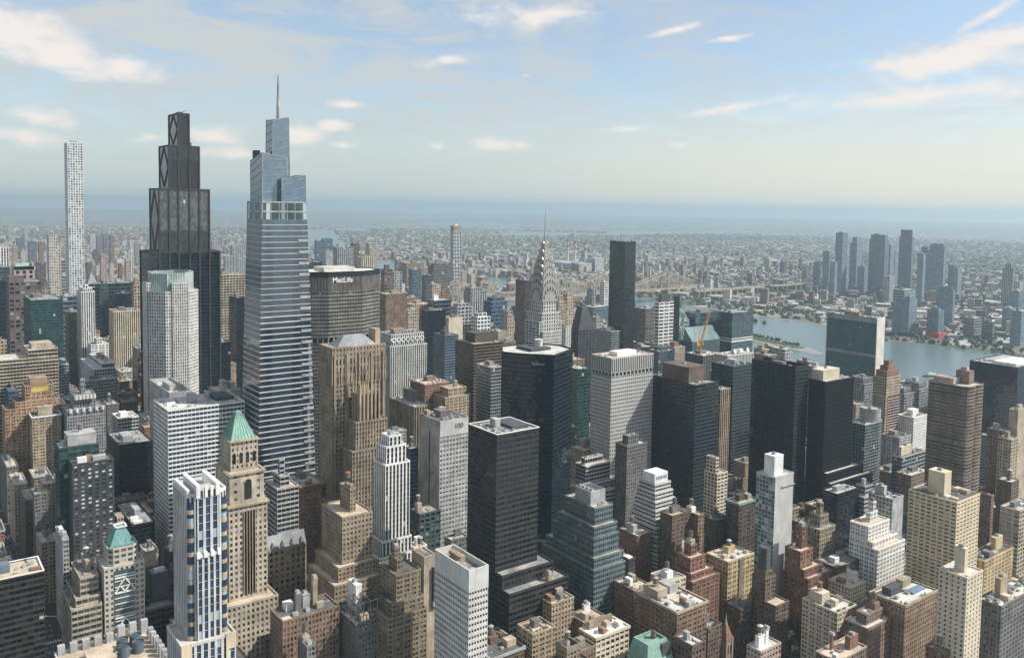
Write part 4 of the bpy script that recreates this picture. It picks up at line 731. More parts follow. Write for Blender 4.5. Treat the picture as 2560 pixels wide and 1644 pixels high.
def generic(row, idx):
    x, y, W, D, h, st, wall, glass, label, o = row
    rnd = random.Random(idx*7+3); far = o.get('far', 0) or math.hypot(x, y) > 1500
    lod = 2 if far and st not in ('sq', 'sq2') else 1
    kind = 'skyscraper' if h > 190 else 'office_tower' if h > 120 else 'office_building' if st in ('cur', 'rib', 'ver', 'cur2', 'cur3') else 'apartment_building'
    root = thing(kind, label, o.get('cat') or category(label, h), (x+W/2, y+D/2, 0))
    if st in ('pun', 'pun2', 'gri') and not far:
        f0 = ST[st]; st0 = st; jt = lambda v, k: v*rnd.uniform(1-k, 1+k)
        st = (jt(f0[0], .07), jt(f0[1], .16), jt(f0[2], .12), jt(f0[3], .12), f0[4], f0[5], {'alt': rnd.random() < .55})
    wb, gb, rb = MB(), MB(), MB()
    rim = .9 if not o.get('open') else o.get('open_d', 4)+.8
    bandh = o.get('bandh', 1.4 if not o.get('open') else o.get('open_d', 4)+1.5)
    sp = o.get('special')
    if sp == 'ribtop': bandh = 1.4
    x0, x1, y0, y1 = x, x+W, y, y+D
    if 'base' in o:
        bw, be, bs, bn, bh = o['base']
        facade(wb, gb, rect(x0-bw-.3, x1+be+.3, y0-bs-.3, y1+bn), 0, bh, st, rb=rb, lod=lod)
        # a middle step where the shoulder is wide
        if bw+be+bs > 12: facade(wb, gb, rect(x0-bw*.5-.2, x1+be*.5+.2, y0-bs*.5-.2, y1+bn*.5-.1), bh-.9, bh+min(9, (h-bh)*.3), st, rb=rb, lod=lod)
        zb = bh-.9
    else: zb = 0
    H = h
    if sp in ('ribtop',):
        facade(wb, gb, rect(x0, x1, y0, y1), zb, h-17, st, lod=lod, cap=False); facade(wb, gb, rect(x0+.4, x1-.4, y0+.4, y1-.4), h-18.4, h-13.5, ('x', 1)[0] and (3.6, 5, .3, .1, .5, .05, {}), cap=False)
        facade(wb, gb, rect(x0, x1, y0, y1), h-15, h, (12, 2.6, .5, .06, .5, .3, {}), rb=rb)
    elif sp == 'cap':
        facade(wb, gb, rect(x0, x1, y0, y1), zb, h-17, st, lod=1, cap=False); c = MB(); facade(c, gb, rect(x0, x1, y0, y1), h-18.4, h, (16, 2.4, .6, .3, .4, .1, {}), rb=rb); c.build('crown', 'beige', root)
    else:
        facade(wb, gb, rect(x0, x1, y0, y1), zb, h, st, rb=rb, lod=lod, rimh=rim, bandh=bandh)
    tx = [x0, x1, y0, y1]; tz = h-.9
    for (dw, de, ds, dn, dz) in o.get('tiers', []):
        s = 1.0
        if tx[1]-tx[0]-dw-de < 4: s = max(0, (tx[1]-tx[0]-4)/(dw+de))
        s2 = 1.0
        if tx[3]-tx[2]-ds-dn < 4: s2 = max(0, (tx[3]-tx[2]-4)/(ds+dn))
        px = tx
        if o.get('far') or 'tiers' in o and o['tiers'][0][0] < 0: s = s
        tx = [tx[0]+dw*s, tx[1]-de*s, tx[2]+ds*s2, tx[3]-dn*s2]
        facade(wb, gb, rect(*tx), tz, tz+dz+.9, st, rb=rb, lod=lod); tz += dz
    if glass == 'gdark': glass = 'gmas' if isinstance(st, tuple) or st in ('pun', 'pun2', 'gri', 'arch', 'pun6', 'resid', 'bal', 'pun4') else 'gplain' if st in ('cur', 'cur2', 'cur3', 'rib3', 'rib4') else glass
    wb.build('wall', wall, root); g = gb.build('glazing', glass, root)
    roofm = 'roof_' + o['roof'] if 'roof' in o else rnd.choice(('roof_lt', 'roof_md', 'roof_lt', 'roof_dk', 'roof_tan')) if wall not in ('black', 'char', 'dgrey', 'charblue', 'tealspan') else rnd.choice(('roof_lt', 'roof_md', 'roof_dk'))
    build_each(rb, 'roof', roofm, root)
    top = o.get('top')
    if top:
        m = MB(); a, b, c, d = tx; z = tz+.9
        if top[0] == 'pyr': m.loft(rect(a+.3, b-.3, c+.3, d-.3), z, rect((a+b)/2-.4, (a+b)/2+.4, (c+d)/2-.4, (c+d)/2+.4), z+top[2])
        elif top[0] == 'gable':
            ym = (c+d)/2; m.face(((a, c, z), (b, c, z), (b, ym, z+top[2]), (a, ym, z+top[2]))); m.face(((b, d, z), (a, d, z), (a, ym, z+top[2]), (b, ym, z+top[2]))); m.face(((a, d, z), (a, c, z), (a, ym, z+top[2]))); m.face(((b, c, z), (b, d, z), (b, ym, z+top[2])))
            for k in range(4):
                xm = a+(b-a)*(k+.5)/4; m.face(((xm-1.6, c-.2, z), (xm+1.6, c-.2, z), (xm, c-.2, z+5))); m.face(((xm-1.6, c-.2, z), (xm, c-.2, z+5), (xm, c+5, z+5))); m.face(((xm+1.6, c-.2, z), (xm, c+5, z+5), (xm, c-.2, z+5)))
        elif top[0] == 'shed': m.face(((a, c, z), (b, c, z), (b, d, z+top[2]), (a, d, z+top[2]))); m.face(((b, c, z), (b, d, z), (b, d, z+top[2]))); m.face(((a, d, z), (a, c, z), (a, d, z+top[2]))); m.face(((b, d, z), (a, d, z), (a, d, z+top[2]), (b, d, z+top[2])))
        elif top[0] == 'trough':
            s = MB(); hh = top[2]
            for (e, f) in ((c, c+3), (d-3, d)): s.face(((a, e, z), (b, e, z), (b, e, z+hh*.55), (a, e, z+hh*.55))); s.box(a, b, e, f, z, z+hh*.5)
            for (e, f) in ((a, a+3), (b-3, b)): s.box(e, f, c+3.01, d-3.01, z, z+hh)
            s.build('pediment', wall, root)
            m.face(((a+3, c+3, z+1), (b-3, c+3, z+1), (b-3, d-3, z+hh*.9), (a+3, d-3, z+hh*.9)))
        m.build('roof_cap', top[1], root)
    else:
        roof_items(root, tx[0]+.7, tx[1]-.7, tx[2]+.7, tx[3]-.7, tz-(rim-.9), rnd, {**o, '_w': wall}, far)
    if o.get('cornice') or o.get('rim'):
        m = MB(); q = inset(rect(x0, x1, y0, y1), -.7 if o.get('cornice') else -.2); p = inset(rect(x0, x1, y0, y1), .1 if o.get('cornice') else .7)
        for i in range(4):
            j = (i+1) % 4; za, zb2 = (h-1.6, h+.06) if o.get('cornice') else (h-.3, h+.1)
            m.face(((*q[i], za), (*q[j], za), (*q[j], zb2), (*q[i], zb2))); m.face(((*q[i], zb2), (*q[j], zb2), (*p[j], zb2), (*p[i], zb2))); m.face(((*p[i], za), (*p[j], za), (*q[j], za), (*q[i], za))); m.face(((*p[j], za), (*p[i], za), (*p[i], zb2), (*p[j], zb2)))
        m.build('cornice', o.get('cornice') or o.get('rim'), root)
    if o.get('garden'):
        m = MB(); z = tz
        for k in range(16):
            e = rnd.choice((0, 1, 2, 3)); s = rnd.random()
            gx, gy = ((tx[0]+2+s*(tx[1]-tx[0]-4), tx[2]+1.6), (tx[0]+1.6, tx[2]+2+s*(tx[3]-tx[2]-4)), (tx[1]-1.8, tx[2]+2+s*(tx[3]-tx[2]-4)), (tx[0]+2+s*(tx[1]-tx[0]-4), (tx[2]+tx[3])/2))[e]
            leafy(m, gx, gy, z+.8, 1.2, 1.2, 1.1, 26, .38, rnd)
        m.build('roof_planting', 'leaf', root)
    if label.startswith('tall brown brick'):
        m = MB(); m.box(x0+W*.52, x0+W*.66, y0-.3, y0-.24, h-32, h-22, True); m.build('wall_sign', 'whitedk', root)
    if o.get('crest'):
        for (a, b, z) in ((x0, x1, h), (x0+7, x1-9, h+13)):
            for k in range(6): m = MB(); xm = a+(b-a)*(k+.5)/6; m.cyl(xm, y0-.3, z-3.4, z+.5, 1.7, 1.5, 8); m.build('crest', 'lwhite', root)
    if o.get('panel'):
        m = MB(); m.box(x0+W*.2, x1-W*.2, y0-.35, y0-.05, h-7, h-1.8); m.build('tiled_panel', 'yellowtile', root)
    if o.get('frame'):
        m = MB()
        for k in range(5):
            for q in range(3): m.bar((x0+1+k*(W-2)/4, y0+1+q*7, h-1), (x0+1+k*(W-2)/4, y0+1+q*7, h+11), .22)
        for q in range(3):
            for z in (h+5, h+11): m.bar((x0+1, y0+1+q*7, z), (x1-1, y0+1+q*7, z), .2)
        for k in range(5):
            for z in (h+5, h+11): m.bar((x0+1+k*(W-2)/4, y0+1, z), (x0+1+k*(W-2)/4, y0+15, z), .2)
        m.build('roof_frame', 'dgrey', root)
    if o.get('pinn'):
        m = MB()
        for k in range(6):
            m.cyl(tx[0]+(tx[1]-tx[0])*k/5, tx[2]+.2, tz-3, tz+6, .9, .1, 6)
        m.build('pinnacle', 'lgrey', root)
    if o.get('diamond'):
        m = MB(); a, b, c, d = tx; z = tz-6.5
        def dia(P, L):
            n = max(3, round(L/6.4)); r = L/n/2
            for k in range(n):
                s = (k+.5)*L/n
                for (s0, q0, s1, q1) in ((s-r, 0, s, r), (s, r, s+r, 0), (s+r, 0, s, -r), (s, -r, s-r, 0)): m.bar(P(s0, q0), P(s1, q1), .5)
        dia(lambda s, q: (a+s, c-.4, z+q), b-a); dia(lambda s, q: (a-.4, c+s, z+q), d-c); m.build('diamond_frieze', 'white', root)
    if o.get('court'):
        m = MB(); xm = (x0+x1)/2; m.box(xm-2.4, xm+2.4, y0-.6, y0-.06, 0, h-.5); m.build('court_shade_strip', 'tandk', root)  # raised darker strip: shade of the recessed court put into its colour
    if o.get('bay'):
        m = MB(); m.box(x1-2.2, x1+.9, y0-1.6, y0-.05, h-34, h-9, True); facade(m2 := MB(), g2 := MB(), rect(x1-2.3, x1+1.0, y0-1.8, y0-.02), h-34, h-8, 'cur'); m2.build('bay_window', 'tealspan', root); g2.build('bay_glazing', 'gteal', root)
    for k in range(o.get('dishes', 0)):
        m = MB(); cx, cy = x0+W*(.35+.25*k), y0+4; m.bar((cx, cy, h-1), (cx, cy, h+3), .25)
        R = 3.0
        for q in range(12):
            a0, a1 = q*math.pi/6, (q+1)*math.pi/6; f = lambda a, r, dd: (cx+math.cos(a)*r, cy-dd+.35*math.sin(a)*r, h+4+math.sin(a)*r)
            m.face((f(a0, R, 1.2), f(a1, R, 1.2), (cx, cy, h+4)))
        m.build('satellite_dish', 'white', root)
    # one-off features
    if sp == 'hundred': letters(root, '100', x0+W*.66, y0-.35, h-8, 4.2, 'greydk'); m = MB(); m.box(x0+.2, x1-.1, y0-.22, y0-.05, h-13.5, h-.2); m.build('crown_screen', 'whitedk', root); m = MB(); m.box(x0-.14, x0-.02, y0+D*.45, y0+D*.5, 40, h-12); m.build('slot_window', 'dgrey', root)
    if sp == 'whiteband':
        m = MB(); m.box(x0-.3, x1+.3, y0-.3, y1+.3, h-51, h-48.5, True); m.box(x0-.3, x1+.3, y0-.3, y1+.3, h-46, h-44.5, True); m.build('plant_band', 'white', root)
    if sp == 'brownface': m = MB(); m.box(x0-.25, x0-.02, y0-.2, y1, 0, h); m.build('brick_face', 'brownlt', root)
    if sp == 'un':
        for (e, f) in ((y0-1.2, y0), (y1+.02, y1+1.2)):
            m = MB(); m.box(x0-.35, x1+.35, e, f-.02, 0, h+.4); m.build('end_wall', 'whitemar', root)
        for (za, zb2) in ((h-8.5, h-.3), (h-62, h-57.6), (h-118, h-113.6)): m = MB(); m.box(x0-.3, x0-.05, y0+.2, y1-.2, za, zb2, True); m.build('plant_screen', 'grey', root)
    if sp == 'redbase': m = MB(); m.box(x0-5, x1+4, y0-6, y1, 0, 13); m.build('netted_base', 'redpaint', root)
    if sp == 'drum':
        m = MB(); m.loft(chamf(tx[0]+.5, tx[1]-.5, tx[2]+.5, tx[3]-1, 1), tz, chamf(tx[0]+.5, tx[1]-.5, tx[2]+.5, tx[3]-1, 1), tz+17)
        d = m.build('netted_drum', 'dgrey', root); m = MB()
        for k in range(8): z = tz+1.5+k*2; m.loft(chamf(tx[0]+.35, tx[1]-.35, tx[2]+.35, tx[3]-.85, 1), z, chamf(tx[0]+.35, tx[1]-.35, tx[2]+.35, tx[3]-.85, 1), z+.4)
        m.build('scaffold_ring', 'greydk', d)
    if sp == 'whitetower': m = MB(); m.box(x0+1, x1-4.5, y0-.9, y0-.05, h-14, h-.6) if 0 else m.box(x0+W*.35, x1+.8, y0-1.0, y0+2, h-9, h-8.4, True); m.box(x0-.8, x0+W*.6, y0+1, y1-1, h-4.2, h-3.7, True); m.build('balcony', 'lgrey', root)
    return root
def letters(root, text, cx, y, z, size, mat):
    cu = bpy.data.curves.new('sign_lettering', 'FONT'); cu.body = text; cu.size = size*1.38; cu.extrude = .18; cu.align_x = 'CENTER'; cu.offset = size*.022
    o = bpy.data.objects.new('sign_lettering', cu); COL.objects.link(o); o.parent = root; o.location = Vector((cx, y, z))-root.location; o.rotation_euler = (math.pi/2, 0, 0); cu.materials.append(MATS[mat])
    me = bpy.data.meshes.new_from_object(o); n = bpy.data.objects.new('sign_lettering', me); COL.objects.link(n); n.parent = root; n.location = o.location; n.rotation_euler = o.rotation_euler; bpy.data.objects.remove(o); return n
for i, r in enumerate(ROWS): generic(r, i)
# ------------------------------------------------------------------ towers with shapes of their own
def multi(name, label, cat, loc):
    return thing(name, label, cat, loc)
def lerp(a, b, t): return a+(b-a)*t
def glass_spire_tower():
    R = multi('glass_spire_tower', 'tapering blue glass supertall with white floor bands and a tall thin spire', 'skyscraper', (283, 725, 0))
    lo, hi = (257.0, 312.0, 703.0, 749.0), (264.2, 303.3, 705.6, 742.4); Z = 322.0
    S = lambda z: rect(*[lerp(a, b, z/Z) for a, b in zip(lo, hi)])
    g = MB(); b = MB(); zs = 0.0; k = 0
    while zs < 300:
        fh = 4.9
        g.loft(S(zs), zs, S(zs+fh), zs+fh, False, (2.6, 4.9)); wv = 1.05 if zs < 225 else .5
        b.loft(inset(S(zs), -.28), zs, inset(S(zs), -.22), zs+wv, False); 
        o, q = inset(S(zs), -.22), S(zs)
        for i in range(4): j = (i+1) % 4; b.face(((*o[i], zs+wv), (*o[j], zs+wv), (*q[j], zs+wv), (*q[i], zs+wv)))
        zs += fh; k += 1
    g.build('glazing', 'gonev', R); b.build('floor_band', 'whitedk', R)
    c = MB(); g = MB()
    for (a, e) in ((zs, 311), (311, 319)):
        g.loft(S(a), a, S(e), e, False, (3.2, 12)); c.loft(inset(S(e-1.1), -.3), e-1.1, inset(S(e), -.3), e, True)
    p = S(319); q = inset(p, .8)
    for i in range(4):
        j = (i+1) % 4; n = 11
        for k in range(n+1):
            x, y = lerp(p[i][0], p[j][0], k/n), lerp(p[i][1], p[j][1], k/n)
            for (za, zb) in ((303, 309.8), (311.1, 318)):
                if k % 2 == 0: c.bar((x, y, za), (x, y, zb), .22)
    g.build('observatory_glazing', 'gobs', R); c.build('observatory_band', 'lgrey', R)
    # notch column at the right corner
    for k in range(28):
        z = 20+k*9.8; m = MB(); s = S(z); m.box(s[1][0]-9, s[1][0]+.5, s[1][1]-.6, s[1][1]+12, z, z+2.2, True); m.build('corner_band', 'lgrey', R)
    def vol(nm, x0, x1, y0, y1, z0, zf, tx0=None, tx1=None, back=0):
        g = MB(); f = MB(); tx0 = x0 if tx0 is None else tx0; tx1 = x1 if tx1 is None else tx1
        P = [(x0, y0), (x1, y0), (x1, y1), (x0, y1)]; T = [(tx0, y0), (tx1, y0), (tx1, y1), (tx0, y1)]
        nu, nv = max(2, round((x1-x0)/2.2)), max(2, round((zf[0]-z0)/4.8))
        for i in range(4):
            j = (i+1) % 4; g.face(((*P[i], z0), (*P[j], z0), (*T[j], zf[j]), (*T[i], zf[i])), ((.001, .001), (nu-.001, .001), (nu-.001, nv-.001), (.001, nv-.001)))
        g.face([(*T[i], zf[i]-3) for i in range(4)])
        for i in (0, 1, 2, 3):
            j = (i+1) % 4
            f.bar((*T[i], zf[i]), (*T[j], zf[j]), .25); f.bar((*P[i], z0), (*T[i], zf[i]), .2)
        n = max(3, int((zf[0]-z0)/6.5))
        for k in range(n):
            a0, a1 = (k+.2)/n, (k+.75)/n
            for i in (0, 3):
                j = (i+1) % 4
                def Q(c, s): return Vector((*P[c], z0)).lerp(Vector((*T[c], zf[c])), s)
                d = Vector((0, -.2, 0)) if i == 0 else Vector((-.2, 0, 0))
                f.bar(tuple(Q(i, a0)+d), tuple(Q(j, a1)+d), .13)
        o = g.build(nm, 'gcrown', R); f.build('crown_fin', 'lgrey', o)
    vol('crown_volume', 266.5, 288, 712, 741, 318, (360, 356, 353, 354))
    vol('crown_volume', 277.8, 294.6, 720.5, 736, 318, (388, 391.5, 392, 389.5), 278.8, 293.2)
    vol('crown_volume', 281.5, 303, 707, 734, 318, (338, 342, 342, 338))
    m = MB(); m.cyl(286.6, 728, 384, 402, 1.7, 1.6, 8); m.cyl(286.6, 728, 402, 428, 1.6, .55, 8)
    for k in range(16): z = 390+k*2.4; m.cyl(286.6, 728, z, z+.3, 1.85-.07*k, 1.85-.07*k, 8)
    m.build('spire', 'lgrey', R)
    m = MB(); m.box(268, 273, 735, 740, 356, 363); m.build('crane_housing', 'dgrey', R)
glass_spire_tower()
def stepped_black_tower():
    R = multi('stepped_tower', 'black bronze supertall stepping up in four tiers with diamond braced side faces', 'skyscraper', (311, 1122, 0))
    T = ((269.5, 353.9, 1145.4, 0, 256), (280.9, 341.3, 1142.6, 256, 333.4), (292.8, 329.2, 1142.4, 333.4, 386.4), (304, 317.2, 1140, 386.4, 426))
    Y0 = 1100; g = MB(); gl = MB(); f = MB(); r = MB(); br = MB()
    for i, (a, b, y1, z0, z1) in enumerate(T):
        n = 5 if i < 3 else 4; nv = round((z1-z0)/4.6)
        gg = g if i != 1 else gl
        P = rect(a, b, Y0, y1)
        for e in range(4):
            p, q = P[e], P[(e+1) % 4]; L = math.dist(p, q); nu = max(3, round(L/2.4))
            gg.face(((*p, z0), (*q, z0), (*q, z1), (*p, z1)), ((.001, .001), (nu-.001, .001), (nu-.001, nv-.001), (.001, nv-.001)))
        r.face([(*p, z1-.6) for p in P])
        for e in range(4):
            p, q = P[e], P[(e+1) % 4]; f.bar((*p, z1-.8), (*q, z1-.8), 1.0); f.bar((*p, z0), (*p, z1), .9)
        # fine fins, louvre zones
        nf = round((b-a)/1.5)
        for k in range(1, nf):
            x = a+(b-a)*k/nf
            for (za, zb) in (((z0+1, z1-2),) if i >= 2 else ((z0+1, z0+26),) if i == 1 else ()):
                f.box(x-.18, x+.18, Y0-.5, Y0-.02, za, zb if i != 2 else zb-16)
        # diamonds on the west face: thick diagonals
        if i >= 1:
            ym = (Y0+y1)/2; zm = (z0+z1)/2
            ya, yb = Y0+2, y1-2
            for (p, q) in (((ya, zm), (ym, z1-2)), ((ym, z1-2), (yb, zm)), ((yb, zm), (ym, z0+2)), ((ym, z0+2), (ya, zm))): br.bar((a-.35, *p), (a-.35, *q), .6)
    cols = (269.5, 280.9, 292.8, 304, 317.2, 329.2, 341.3, 353.9); tops = (256, 333, 386, 426, 426, 386, 333, 256)
    for x, t in zip(cols, tops): f.box(x-.9, x+.9, Y0-1.3, Y0+.5, 0, t-.3)
    for z in range(10, 250, 46): pass
    for z in [k*4.6 for k in range(2, 54)]: f.box(269.7, 353.7, Y0-.12, Y0-.02, z, z+.5); f.box(269.35, 269.48, Y0+.5, 1144.9, z, z+.5)
    g.build('glazing', 'gplain', R); gl.build('grey_glazing', 'gmid', R); f.build('column', 'bronze', R); br.build('diamond_brace', 'dgrey', R); build_each(r, 'roof', 'roof_dk', R)
    m = MB(); m.box(308, 313, 1110, 1125, 425, 428.5); m.bar((306, 1106, 426), (316, 1104, 430), .3); m.build('roof_crane', 'dgrey', R)
    m = MB(); m.box(317.6, 322, 1106, 1112, 386, 391); m.box(262, 268, 1105, 1112, 0, 1); m.build('roof_plant', 'dgrey', R)
stepped_black_tower()
def octagon_tower():
    R = multi('octagonal_tower', 'pale stone octagonal tower with a green glass crown in front of the stepped black tower', 'skyscraper', (287, 1074, 0))
    w, g, rb = MB(), MB(), MB()
    st = (3.9, 3.1, .45, .4, .35, .07, {}); facade(w, g, chamf(252, 322, 1042, 1104, 14), 0, 62, st, rb=rb); facade(w, g, chamf(258.5, 315.5, 1046, 1102, 15), 61, 212, st, rb=rb)
    facade(w, g, rect(281, 299, 1044.6, 1054), 61, 222, (3.7, 2.6, .5, .3, .4, .2, {}), rb=rb); facade(w, g, rect(256.9, 266, 1064, 1084), 61, 222, (3.7, 2.6, .5, .3, .4, .2, {}), rb=rb)
    w.build('wall', 'lwhite', R); g.build('glazing', 'gmas', R); build_each(rb, 'roof', 'roof_lt', R)
    m = MB(); q = chamf(263.5, 310.5, 1051, 1097, 13.5); m.loft(q, 209, q, 233, False); i = inset(q, .7)
    for a in range(8): b = (a+1) % 8; m.face(((*i[b], 212), (*i[a], 212), (*i[a], 233), (*i[b], 233))); m.face(((*q[a], 233), (*q[b], 233), (*i[b], 233), (*i[a], 233)))
    c = m.build('crown', 'crownglass', R); m = MB()
    for a in range(8):
        p, s = q[a], q[(a+1) % 8]; n = 7
        for k in range(n): x, y = lerp(p[0], s[0], k/n), lerp(p[1], s[1], k/n); m.bar((x, y, 209), (x, y, 234), .3)
    m.build('crown_fin', 'lwhite', c)
octagon_tower()
def curved_slab():
    R = multi('lozenge_slab_tower', 'broad eight-sided concrete slab with white lettering across its dark top band', 'skyscraper', (402, 862, 0))
    P = [(383, 836), (422, 836), (451, 851), (451, 875), (422, 890), (383, 890), (353, 875), (353, 851)]
    w, g, t = MB(), MB(), MB(); st = (3.9, 1.9, .22, .4, .5, .1, {})
    facade(w, g, P, 0, 172, st, cap=False); facade(w, g, inset(P, .5), 170.6, 178.4, (6.4, 6, .25, .05, 1, .2, {}), cap=False); facade(w, g, P, 177, 226, st, cap=False)
    k = MB(); facade(w, g, P, 224.6, 242.5, (16, 1.5, .4, .04, .4, .2, {}), cap=False)
    facade(k, g, inset(P, -.3), 241, 246.5, (4, 6, 1, .9, .3, .05, {}), rb=t)
    w.build('wall', 'stonegrey', R); g.build('glazing', 'gdark', R); k.build('cornice', 'black', R); build_each(t, 'roof', 'roof_white', R)
    m = MB(); m.box(384, 420, 850, 876, 245.4, 250); m.build('roof_house', 'roof_lt', R)
    letters(R, 'MetLife', 398.8, 835.5, 234.9, 5.6, 'white')
curved_slab()
def steel_spire_tower():
    R = multi('art_deco_tower', 'art deco tower with a tiered steel sunburst crown and needle spire', 'skyscraper', (566, 704, 0))
    w, g, rb = MB(), MB(), MB(); st = (3.6, 3.1, .5, .35, .35, .12, {})
    cx, cy = 562.6, 699.0
    def sq(h): return rect(cx-h, cx+h, cy-h, cy+h)
    facade(w, g, rect(cx-21, cx+21, cy-14, cy+21), 0, 160, 'pun', rb=rb); facade(w, g, rect(cx-12.2, cx+12.2, cy-14.6, cy+14), 159, 190, 'pun', rb=rb)
    facade(w, g, rect(cx-15, cx-8, cy-12, cy+12), 159, 200, 'bal', rb=rb); facade(w, g, rect(cx+8, cx+15, cy-12, cy+12), 159, 200, 'bal', rb=rb)
    facade(w, g, rect(cx-12.4, cx+12.4, cy-12.4, cy+12.4), 189, 209, st, rb=rb); facade(w, g, chamf(cx-9.9, cx+9.9, cy-9.9, cy+9.9, 1.6), 208, 235, st, rb=rb)
    w.build('wall', 'whitedk', R); g.build('glazing', 'gmas', R); build_each(rb, 'roof', 'roof_lt', R)
    # crown: crossing arched vaults, each tier smaller
    st_, win = MB(), MB()
    tiers = ((10.2, 220, 239.5), (9.7, 230, 246.5), (8.9, 238, 253.5), (7.7, 246, 260.5), (6.1, 253, 267.5), (4.3, 261, 274.5), (2.7, 268, 282))
    for ti, (hw, zb, zt) in enumerate(tiers):
        prof = [(-hw, zb)]; n = 12
        for k in range(n+1):
            a = math.pi*(1-k/n); prof.append((hw*.97*math.cos(a), zb+(zt-zb)*(.35+.65*math.sin(a)**.8 if math.sin(a) > 0 else .35)))
        prof.append((hw, zb)); d = hw*(1.02)
        for axis in (0, 1):
            P = (lambda s, t, z: (cx+s, cy+t, z)) if axis == 0 else (lambda s, t, z: (cx+t, cy+s, z))
            for i in range(len(prof)-1):
                (a, za), (b, zb_) = prof[i], prof[i+1]
                q = (P(a, -d, za), P(b, -d, zb_), P(b, d, zb_), P(a, d, za))
                st_.face(q if axis == 1 else q[::-1])
            for sgn in (-1, 1): 
                f = [P(a, sgn*d, z) for a, z in prof]
                st_.face(f if (sgn < 0) == (axis == 0) else f[::-1])
                # ring rib and triangular windows on each arched gable
                for i in range(1, len(prof)-2): st_.bar(P(prof[i][0], sgn*(d+.1), prof[i][1]), P(prof[i+1][0], sgn*(d+.1), prof[i+1][1]), .14)
                m = 7 if ti < 5 else 3
                for k in range(m):
                    a = math.pi*(1-(k+.5)/m); rr = .80; x, z = hw*rr*math.cos(a), zb+(zt-zb)*(.35+.65*math.sin(a)**.8)*1.0-(zt-zb)*.14
                    ww = hw*.11; hz = (zt-zb)*.26
                    win.face((P(x-ww, sgn*(d+.1), z-hz), P(x+ww, sgn*(d+.1), z-hz), P(x, sgn*(d+.1), z)))
    st_.build('crown', 'steel', R); win.build('crown_window', 'gdark', R)
    m = MB(); m.cyl(cx, cy, 276, 290, 2.0, .75, 8); m.cyl(cx, cy, 290, 319.5, .75, .06, 8); m.build('spire', 'steel', R)
    m = MB()
    for sx in (-1, 1):
        for sy in (-1, 1): m.bar((cx+sx*12, cy+sy*12, 207), (cx+sx*14.4, cy+sy*14.4, 210), .6)
    m.build('eagle_gargoyle', 'steel', R)
steel_spire_tower()
def gothic_block():
    R = multi('gothic_office_tower', 'tall tan gothic office tower with a hipped grey roof right of the glass supertall', 'skyscraper', (312, 632, 0))
    w, g, rb = MB(), MB(), MB()
    facade(w, g, rect(288, 335, 620.5, 645), 0, 176, (3.6, 3.0, .5, .45, .5, .2, {}), cap=False); facade(w, g, rect(287.6, 335.4, 620.1, 645.4), 174.5, 197, (6.5, 3.0, .55, .3, .6, .35, {}), cap=False); facade(w, g, rect(288, 335, 620.5, 645), 195.5, 205, (3.6, 3.0, .6, .5, .5, .1, {}), rb=rb)
    facade(w, g, rect(282, 290, 616, 648), 0, 84, 'pun', rb=rb); facade(w, g, rect(328, 340, 617, 646), 0, 96, 'pun', rb=rb)
    for k in range(5):
        x = 290+k*10.7; w.box(x-.7, x+.7, 619.4, 620.4, 0, 199)
    for k in range(4):
        x = 295.5+k*10.7
        for q in (-2, 0, 2): w.cyl(x+q, 619.9, 176, 186, .45, .1, 6)
    w.build('wall', 'beigedk', R); g.build('glazing', 'gmas', R); build_each(rb, 'roof', 'roof_md', R)
    m = MB(); m.loft(rect(294, 329, 624, 642), 204, rect(303, 320, 631, 635), 212.5); m.build('hip_roof', 'grey', R)
    m = MB(); m.box(329.5, 334, 628, 640, 204, 216); m.build('stair_house', 'tan', R)
gothic_block()
def pinnacled_tower():
    R = multi('pinnacled_tower', 'tan deco tower crowned by rows of stone pinnacles before the tall gothic block', 'tower building', (314, 610, 0))
    w, g, rb = MB(), MB(), MB(); st = (3.6, 2.6, .5, .3, .5, .25, {})
    facade(w, g, rect(296.5, 331, 602, 618.5), 0, 126, st, rb=rb); facade(w, g, rect(300.5, 328, 604, 618), 125, 148, st, rb=rb); facade(w, g, rect(304.5, 322, 606, 617.5), 147, 169, (20, 3.2, .5, .1, .6, .3, {}), rb=rb)
    w.build('wall', 'beigedk', R); g.build('glazing', 'gmas', R); build_each(rb, 'roof', 'roof_md', R)
    for k in range(6):
        m = MB(); x = 305+k*3.3; m.box(x-.7, x+.7, 605.0, 606.4, 147, 174); m.cyl(x, 605.7, 174, 180, .85, .1, 6); m.build('pinnacle', 'tan', R)
    for k in range(3):
        m = MB(); y = 607+k*5; m.box(303.6, 305, y-.7, y+.7, 147, 174); m.cyl(304.3, y, 174, 180, .85, .1, 6); m.build('pinnacle', 'tan', R)
pinnacled_tower()
